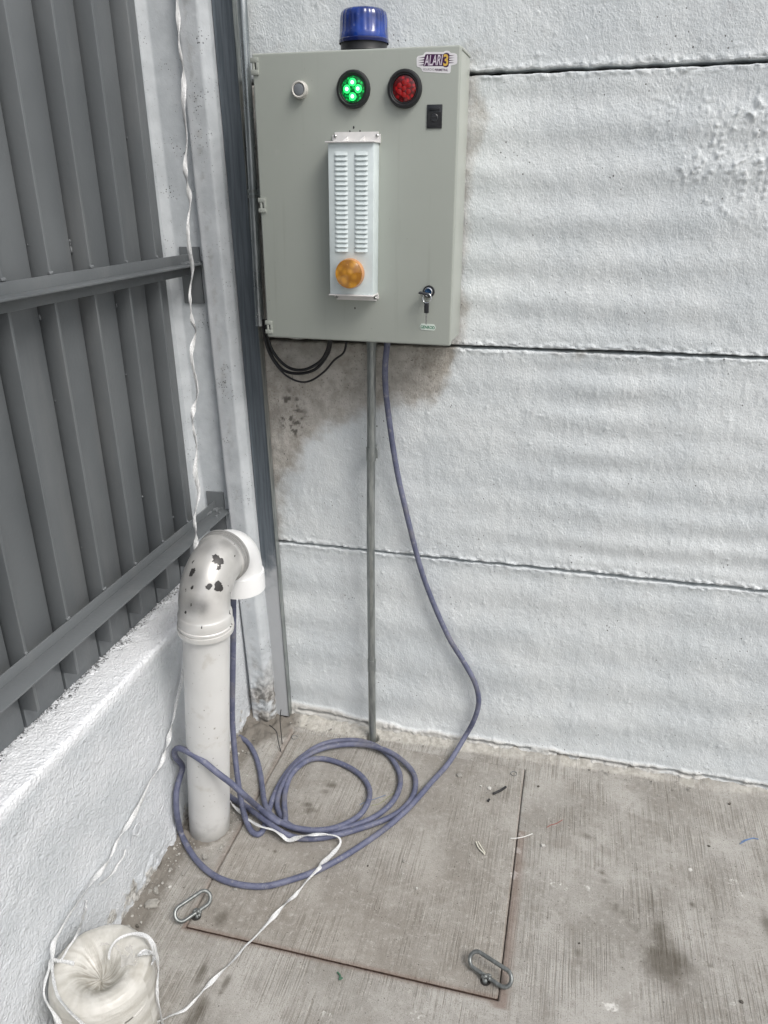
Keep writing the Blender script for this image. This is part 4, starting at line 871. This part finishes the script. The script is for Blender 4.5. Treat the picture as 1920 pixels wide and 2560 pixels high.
# crumpled tuft of film by the hollow
FILM = M('clear_film').done((.70, .69, .66), .22, Coat_Weight=.3, Alpha=.42)
fx = lines([(0, .055, .0028)]); fy = lines([(0, .035, .0028)]); X, Y = np.meshgrid(fx, fy, indexing='ij')
a = X/.055*1.9+.2
Z = .176+.010*fbm(X, Y, 55, 3, 4)+.006; rad = .042+Y
link('film', grid('film', rad*np.cos(a+.0)+.002*fbm(X, Y, 90, 2, 1), rad*np.sin(a)+.002*fbm(X, Y, 90, 2, 2), Z), FILM, ro)
for nm, P, w_, tw in [('a', [(-0.19004, -1.08844, 0.19), (-0.21777, -1.09005, 0.19), (-0.23997, -1.09448, 0.19), (-0.23119, -1.11241, 0.19), (-0.22224, -1.13717, 0.19), (-0.21244, -1.15572, 0.18283), (-0.19777, -1.16608, 0.17099), (-0.17597, -1.17584, 0.16118), (-0.16702, -1.1783, 0.13626), (-0.16611, -1.1785, 0.09539)], 0.009, 14), ('b', [(-0.23887, -1.0935, 0.19), (-0.2251, -1.1109, 0.19), (-0.20485, -1.13287, 0.19), (-0.17943, -1.15594, 0.19), (-0.14806, -1.17343, 0.19), (-0.12947, -1.17813, 0.18117), (-0.11573, -1.17543, 0.15532), (-0.10987, -1.17369, 0.11847)], 0.01, 10), ('c', [(-0.12112, -1.06867, 0.2), (-0.12975, -1.04957, 0.2), (-0.12975, -1.02964, 0.2), (-0.11782, -1.01379, 0.2), (-0.09843, -1.00379, 0.2), (-0.07284, -1.00419, 0.2), (-0.05919, -1.0081, 0.18798), (-0.05654, -1.00662, 0.15104), (-0.05672, -1.0064, 0.10982), (-0.03977, -1.03799, 0.11666), (-0.03625, -1.05098, 0.08828), (-0.03653, -1.04964, 0.03799), (-0.03663, -1.04921, -0.00217), (-0.03621, -1.05118, -0.04944)], 0.01, 12), ('d', [(-0.06973, -1.1496, 0.47198), (-0.07563, -1.15484, 0.44569), (-0.22751, -1.01109, 0.196), (-0.21994, -1.03571, 0.196), (-0.21978, -1.06502, 0.196), (-0.21716, -1.08927, 0.196), (-0.22211, -1.09748, 0.196)], 0.008, 16), ('e', [(-0.04603, -1.03019, 0.19479), (-0.06118, -1.0313, 0.196), (-0.06715, -1.04523, 0.196), (-0.05534, -1.03522, 0.196), (-0.05637, -1.01192, 0.15661), (-0.0416, -1.0421, 0.17732)], 0.01, 60)]:
    ribbon('string_tie', [Vector(p)-Vector((-.143, -1.073, 0)) for p in P], w_, RAFFIA, ro, tw, seed=len(P))

# ================================================================ STRINGS
s1 = [(-0.243, -0.12418, 2.09974), (-0.243, -0.13439, 2.03976), (-0.243, -0.13762, 2.00381), (-0.243, -0.14442, 1.94873), (-0.243, -0.13691, 1.89441), (-0.243, -0.15294, 1.82338), (-0.243, -0.15077, 1.75885), (-0.243, -0.17504, 1.69169), (-0.243, -0.16532, 1.6239), (-0.243, -0.18784, 1.57236), (-0.243, -0.19403, 1.51985), (-0.243, -0.18845, 1.46544), (-0.243, -0.21382, 1.41306), (-0.243, -0.21596, 1.34847), (-0.243, -0.20413, 1.31569), (-0.243, -0.23879, 1.26397), (-0.243, -0.2258, 1.17027), (-0.243, -0.26745, 1.11204), (-0.243, -0.26132, 1.02753), (-0.243, -0.28238, 0.97092), (-0.243, -0.27602, 0.90804), (-0.243, -0.31121, 0.85158), (-0.243, -0.31665, 0.78684), (-0.243, -0.34144, 0.74206), (-0.243, -0.35003, 0.75282), (-0.243, -0.41228, 0.57514), (-0.243, -0.46917, 0.45555), (-0.243, -0.504, 0.41572), (-0.243, -0.54945, 0.35915), (-0.243, -0.60905, 0.29868), (-0.243, -0.67534, 0.28657), (-0.243, -0.71735, 0.26718), (-0.243, -0.76978, 0.25337), (-0.243, -0.82416, 0.24918), (-0.243, -0.8532, 0.2359), (-0.243, -0.87381, 0.22894), (-0.243, -0.91013, 0.23003), (-0.243, -0.93873, 0.23331), (-0.243, -0.99008, 0.23125), (-0.243, -1.02313, 0.2288), (-0.24, -1.05983, 0.22418), (-0.236, -1.08333, 0.2231), (-0.23563, -1.09656, 0.195)]
o = ribbon('plastic_string', s1, .0125, RAFFIA, None, 30, seed=3); tag(o, 'white twisted plastic string hanging before the column and down the low wall', 'string')
s2 = [(-0.19117, -0.4065, 0.012), (-0.15104, -0.44081, 0.016), (-0.11201, -0.4672, 0.02), (-0.0737, -0.4874, 0.018), (-0.03393, -0.51034, 0.03), (0.00242, -0.51342, 0.03), (0.03171, -0.52392, 0.028), (0.05114, -0.52706, 0.018), (0.07219, -0.52367, 0.026), (0.095, -0.51677, 0.034), (0.13613, -0.50124, 0.034), (0.16964, -0.49089, 0.028), (0.18663, -0.48719, 0.016), (0.18921, -0.50028, 0.008), (0.17665, -0.53451, 0.005), (0.16267, -0.57432, 0.01), (0.1651, -0.5979, 0.022), (0.1502, -0.61624, 0.012), (0.13864, -0.63785, 0.006), (0.12758, -0.6768, 0.005), (0.11279, -0.70667, 0.005), (0.07583, -0.80799, 0.005), (0.06184, -0.83847, 0.005), (0.05112, -0.87541, 0.005), (0.04013, -0.90163, 0.005), (0.02982, -0.92788, 0.006), (0.01762, -0.95699, 0.006), (0.00906, -0.9845, 0.006), (-0.0009, -1.0082, 0.006), (-0.00991, -1.01879, 0.007), (-0.02753, -1.03349, 0.008), (-0.04094, -1.04841, 0.01), (-0.05501, -1.06168, 0.012), (-0.06504, -1.09354, 0.014)]
o = ribbon('plastic_string', s2, .0115, RAFFIA, None, 24, seed=5); tag(o, 'white plastic string lying over the blue cable and access cover towards the roll', 'string')
s3 = [(-0.246, -0.80356, 0.19367), (-0.246, -0.81645, 0.18245), (-0.246, -0.83604, 0.18344), (-0.246, -0.85642, 0.17983), (-0.246, -0.88628, 0.1866), (-0.246, -0.91091, 0.19795)]
o = ribbon('plastic_string', s3, .0055, RAFFIA, None, 20, seed=6); tag(o, 'short frayed white string end beside the bent wire on the low wall', 'string')
o = tube('bent_wire', [(-0.25, -0.77752, 0.17591), (-0.246, -0.77435, 0.19851), (-0.24, -0.77479, 0.22007), (-0.238, -0.76295, 0.23093), (-0.238, -0.74826, 0.22501), (-0.24, -0.74213, 0.21018), (-0.243, -0.74615, 0.19352), (-0.246, -0.75308, 0.18819), (-0.25, -0.75996, 0.19605)], .0016, simple('painted_wire', (.60, .62, .64), .5), None, 8, .003); tag(o, 'small bent wire hook painted white sticking out of the low wall', 'wire')

# ================================================================ SMALL THINGS ON THE FLOOR
STRAW = simple('pale_straw', (.66, .64, .55), .6); THRW = simple('white_thread', (.72, .72, .70), .5); THRR = simple('red_thread', (.30, .06, .045), .5); THRB = simple('blue_thread', (.10, .19, .38), .5); THRG = simple('green_scrap', (.05, .13, .08), .6); THRY = simple('yellow_green_thread', (.30, .33, .16), .6)
tag(tube('cable_offcut', [(0.57052, -0.20591, 0.0042), (0.58163, -0.19593, 0.0042), (0.59316, -0.18434, 0.0042), (0.60391, -0.1692, 0.0042)], 0.0036, BLACKC, None, 8, .003), 'curved black cable offcut near the far right corner of the access cover', 'cable offcut')
tag(tube('cable_offcut', [(0.55931, -0.23934, 0.0035), (0.56223, -0.23012, 0.0035)], 0.003, BLACKC, None, 8, .003), 'tiny black cable stub just in front of the curved offcut', 'cable offcut')
tag(tube('straw', [(0.54591, -0.39806, 0.004), (0.55682, -0.41766, 0.004), (0.57475, -0.43436, 0.004)], 0.002, STRAW, None, 8, .003), 'longer pale straw of the crossed pair lying on the access cover', 'straw')
tag(tube('straw', [(0.55169, -0.39735, 0.0055), (0.56348, -0.41521, 0.0055), (0.57479, -0.43057, 0.0055)], 0.0015, STRAW, None, 8, .003), 'shorter pale straw lying on top of the longer straw on the cover', 'straw')
tag(tube('white_thread', [(0.63621, -0.36242, 0.003), (0.65411, -0.35678, 0.003), (0.67219, -0.34731, 0.003), (0.69321, -0.33139, 0.003)], 0.0011, THRW, None, 8, .003), 'white thread across the right edge of the access cover', 'thread')
tag(tube('red_thread', [(0.73058, -0.29743, 0.002), (0.74189, -0.28553, 0.002), (0.75582, -0.27687, 0.002), (0.77188, -0.25905, 0.002)], 0.0008, THRR, None, 8, .003), 'thin red thread on the concrete right of the access cover', 'thread')
tag(tube('blue_thread', [(1.24162, -0.23225, 0.002), (1.2586, -0.21695, 0.002), (1.27839, -0.20399, 0.002), (1.29354, -0.20278, 0.002)], 0.001, THRB, None, 8, .003), 'lower of two thin blue threads near the right side of the floor', 'thread')
tag(tube('blue_thread', [(1.24646, -0.22353, 0.0025), (1.26148, -0.21238, 0.0025), (1.28327, -0.20079, 0.0025)], 0.0008, THRB, None, 8, .003), 'upper shorter one of two thin blue threads near the right side of the floor', 'thread')
tag(tube('fine_thread', [(0.23412, -0.33415, 0.002), (0.25378, -0.32234, 0.002), (0.27002, -0.29623, 0.002), (0.28614, -0.26794, 0.002)], 0.0006, THRY, None, 8, .003), 'fine yellow green thread lying inside the blue cable coil', 'thread')
tag(tube('fine_thread', [(0.19984, -0.33991, 0.002), (0.21478, -0.32307, 0.002), (0.23672, -0.30705, 0.002), (0.26376, -0.28429, 0.002)], 0.0006, THRB, None, 8, .003), 'fine bluish thread lying beside the yellow green one inside the coil', 'thread')
tag(tube('green_scrap', [(0.29158, -0.8479, 0.003), (0.30035, -0.85489, 0.003), (0.30093, -0.86382, 0.003), (0.30673, -0.85786, 0.003)], 0.002, THRG, None, 8, .003), 'small dark green scrap on the floor in front of the cover', 'scrap')
tag(tube('wire', [(-0.11205, -0.1505, -0.00117), (-0.11253, -0.1505, 0.02295), (-0.11335, -0.1505, 0.05708), (-0.11389, -0.1505, 0.07963), (-0.11377, -0.1505, 0.10214), (-0.11103, -0.1505, 0.12497), (-0.10801, -0.1505, 0.14215)], 0.0014, BLACKC, None, 8, .003), 'straight black wire standing up at the back left corner of the access cover', 'wire')
tag(tube('wire', [(-0.10393, -0.18152, -0.00078), (-0.10976, -0.17552, 0.01113), (-0.11696, -0.16752, 0.02424), (-0.12149, -0.16152, 0.04142), (-0.12808, -0.15152, 0.05129), (-0.14161, -0.14152, 0.05615), (-0.1604, -0.13152, 0.05825)], 0.0015, BLACKC, None, 8, .003), 'kinked black wire leaning left at the back left corner of the access cover', 'wire')
CHIPM = simple('mortar_chip', (.30, .29, .265), .85, var=.2, vs=60); CHIPL = simple('pale_chip', (.55, .54, .51), .8, var=.15, vs=60); CHIPD = simple('dark_crumb', (.11, .10, .085), .85, var=.3, vs=80)
def flake(p, size, h, lab, mat, _n=[0]):
    _n[0] += 1; rn = random.Random(_n[0]); n = 11; bm = bmesh.new(); rad = [size*(.72+.4*rn.random()) for _ in range(n)]; st = .6+.4*rn.random()
    for lay, (k, z) in enumerate(((1.0, .0), (1.04, h*.55), (.86, h), (.4, h*1.12))):
        for i in range(n): a = 2*math.pi*i/n; bm.verts.new((rad[i]*k*math.cos(a), rad[i]*k*st*math.sin(a), z+h*.15*rn.random()*(lay > 1)))
    bm.verts.ensure_lookup_table()
    for l in range(3):
        for i in range(n): bm.faces.new([bm.verts[l*n+i], bm.verts[l*n+(i+1) % n], bm.verts[(l+1)*n+(i+1) % n], bm.verts[(l+1)*n+i]])
    bm.faces.new([bm.verts[3*n+i] for i in range(n)]); bm.faces.new([bm.verts[i] for i in reversed(range(n))])
    o = bm_obj('mortar_chip', bm, mat); o.location = (p[0], p[1], .001); o.rotation_euler = (0, 0, rn.random()*6); tag(o, lab, 'mortar chip'); return o
flake((-0.2127, -0.7867), 0.019, 0.007, 'largest flat grey mortar chip lying at the foot of the low wall', CHIPM)
flake((-0.2232, -0.7479), 0.011, 0.006, 'medium mortar chip just behind the largest one at the low wall foot', CHIPM)
flake((-0.2370, -0.7542), 0.008, 0.005, 'small mortar chip touching the left side of the medium one', CHIPM)
flake((-0.2154, -0.8508), 0.006, 0.004, 'small dark mortar chip just behind the wrapped roll', CHIPD)
flake((-0.1947, -0.7294), 0.005, 0.003, 'bright white chip between the low wall foot and the left handle', CHIPL)
flake((-0.1481, -0.6240), 0.008, 0.006, 'rounded mortar lump just in front of the white pipe foot', CHIPM)
flake((-0.0289, -0.6954), 0.007, 0.003, 'thin mortar flake under the lowest bend of the blue cable', CHIPM)
flake((-0.2202, -0.6795), 0.006, 0.004, 'small mortar chip left of the blue cable near the low wall', CHIPM)
flake((-0.1811, -0.6861), 0.005, 0.003, 'tiny mortar chip between the low wall and the blue cable', CHIPM)
flake((0.4620, -0.1515), 0.009, 0.005, 'grey crumb beside the hanging blue cable on the cover', CHIPM)
flake((0.5570, -0.1849), 0.007, 0.004, 'pale triangular chip left of the curved black offcut', CHIPL)
flake((0.5308, -0.1820), 0.004, 0.003, 'smallest pale chip left of the triangular one', CHIPL)
flake((0.4198, -0.5824), 0.004, 0.003, 'lone pale pebble in the middle of the access cover', CHIPL)
flake((0.3698, -0.5067), 0.005, 0.003, 'brown crumb on the cover beyond the lone pebble', CHIPM)
flake((0.2801, -0.5433), 0.0028, 0.0022, 'tiny black crumb on the cover just inside the big blue cable loop', CHIPD)
flake((-0.0006, -0.3285), 0.003, 0.002, 'tiny white chip inside the smallest blue cable loop', CHIPL)
flake((0.7242, -0.3664), 0.006, 0.005, 'pale pebble on the floor right of the white thread', CHIPL)
flake((0.6977, -0.1423), 0.004, 0.004, 'dark crumb near the wall right of the cover corner', CHIPD)
flake((1.2386, -0.0821), 0.005, 0.003, 'dark crumb near the wall at the far right', CHIPD)
flake((1.1695, -0.7013), 0.004, 0.003, 'dark crumb in the bottom right of the floor', CHIPD)
flake((1.1589, -0.2598), 0.004, 0.002, 'dark round bit left of the blue threads', CHIPD)
flake((0.8239, -0.6407), 0.003, 0.002, 'small dark crumb above the oval stain right of the cover', CHIPD)

def pebble(bm, x, y, z, s, fl=1.0):
    q = bmesh.ops.create_icosphere(bm, subdivisions=1, radius=s)
    for vv in q['verts']: vv.co = Vector((vv.co.x*(.7+.6*random.random()), vv.co.y*(.7+.6*random.random()), vv.co.z*fl*(.6+.5*random.random())))
    bmesh.ops.rotate(bm, verts=q['verts'], cent=(0, 0, 0), matrix=Matrix.Rotation(random.random()*6, 3, 'Z')); bmesh.ops.translate(bm, verts=q['verts'], vec=(x, y, z))
RUB = M('crumbled_mortar'); RUB = RUB.done(RUB.mix(RUB.ramp(RUB.noise(60, 3), .4, .6), (.21, .20, .18), (.42, .41, .38)), .9, spec=.2)
bm = bmesh.new()
for k in range(900):
    u = random.random(); s = .0012+.0040*random.random()**4
    if u < .55: y = -.05-1.15*random.random(); x = -.247+abs(random.gauss(0, .026))
    elif u < .72: a = random.random()*6.28; r_ = .058+abs(random.gauss(0, .022)); x, y = -.192+r_*math.cos(a), -.522+r_*math.sin(a)
    elif u < .85: x = -.20+abs(random.gauss(0, .06)); y = -.02-abs(random.gauss(0, .05))
    elif u < .95: x = -.1+random.random()*1.3; y = -.045+random.gauss(0, .012)
    else: x = -.2+random.random()*1.3; y = -1.1+random.random()*1.05; s *= .6
    if x < -.243 or y > -.004: continue
    zz = .0 if x > -.19 and y < -.06 else .010*random.random()
    pebble(bm, x, y, zz+s*.3, s, .7)
tag(bm_obj('rubble', bm, RUB), kind='stuff')
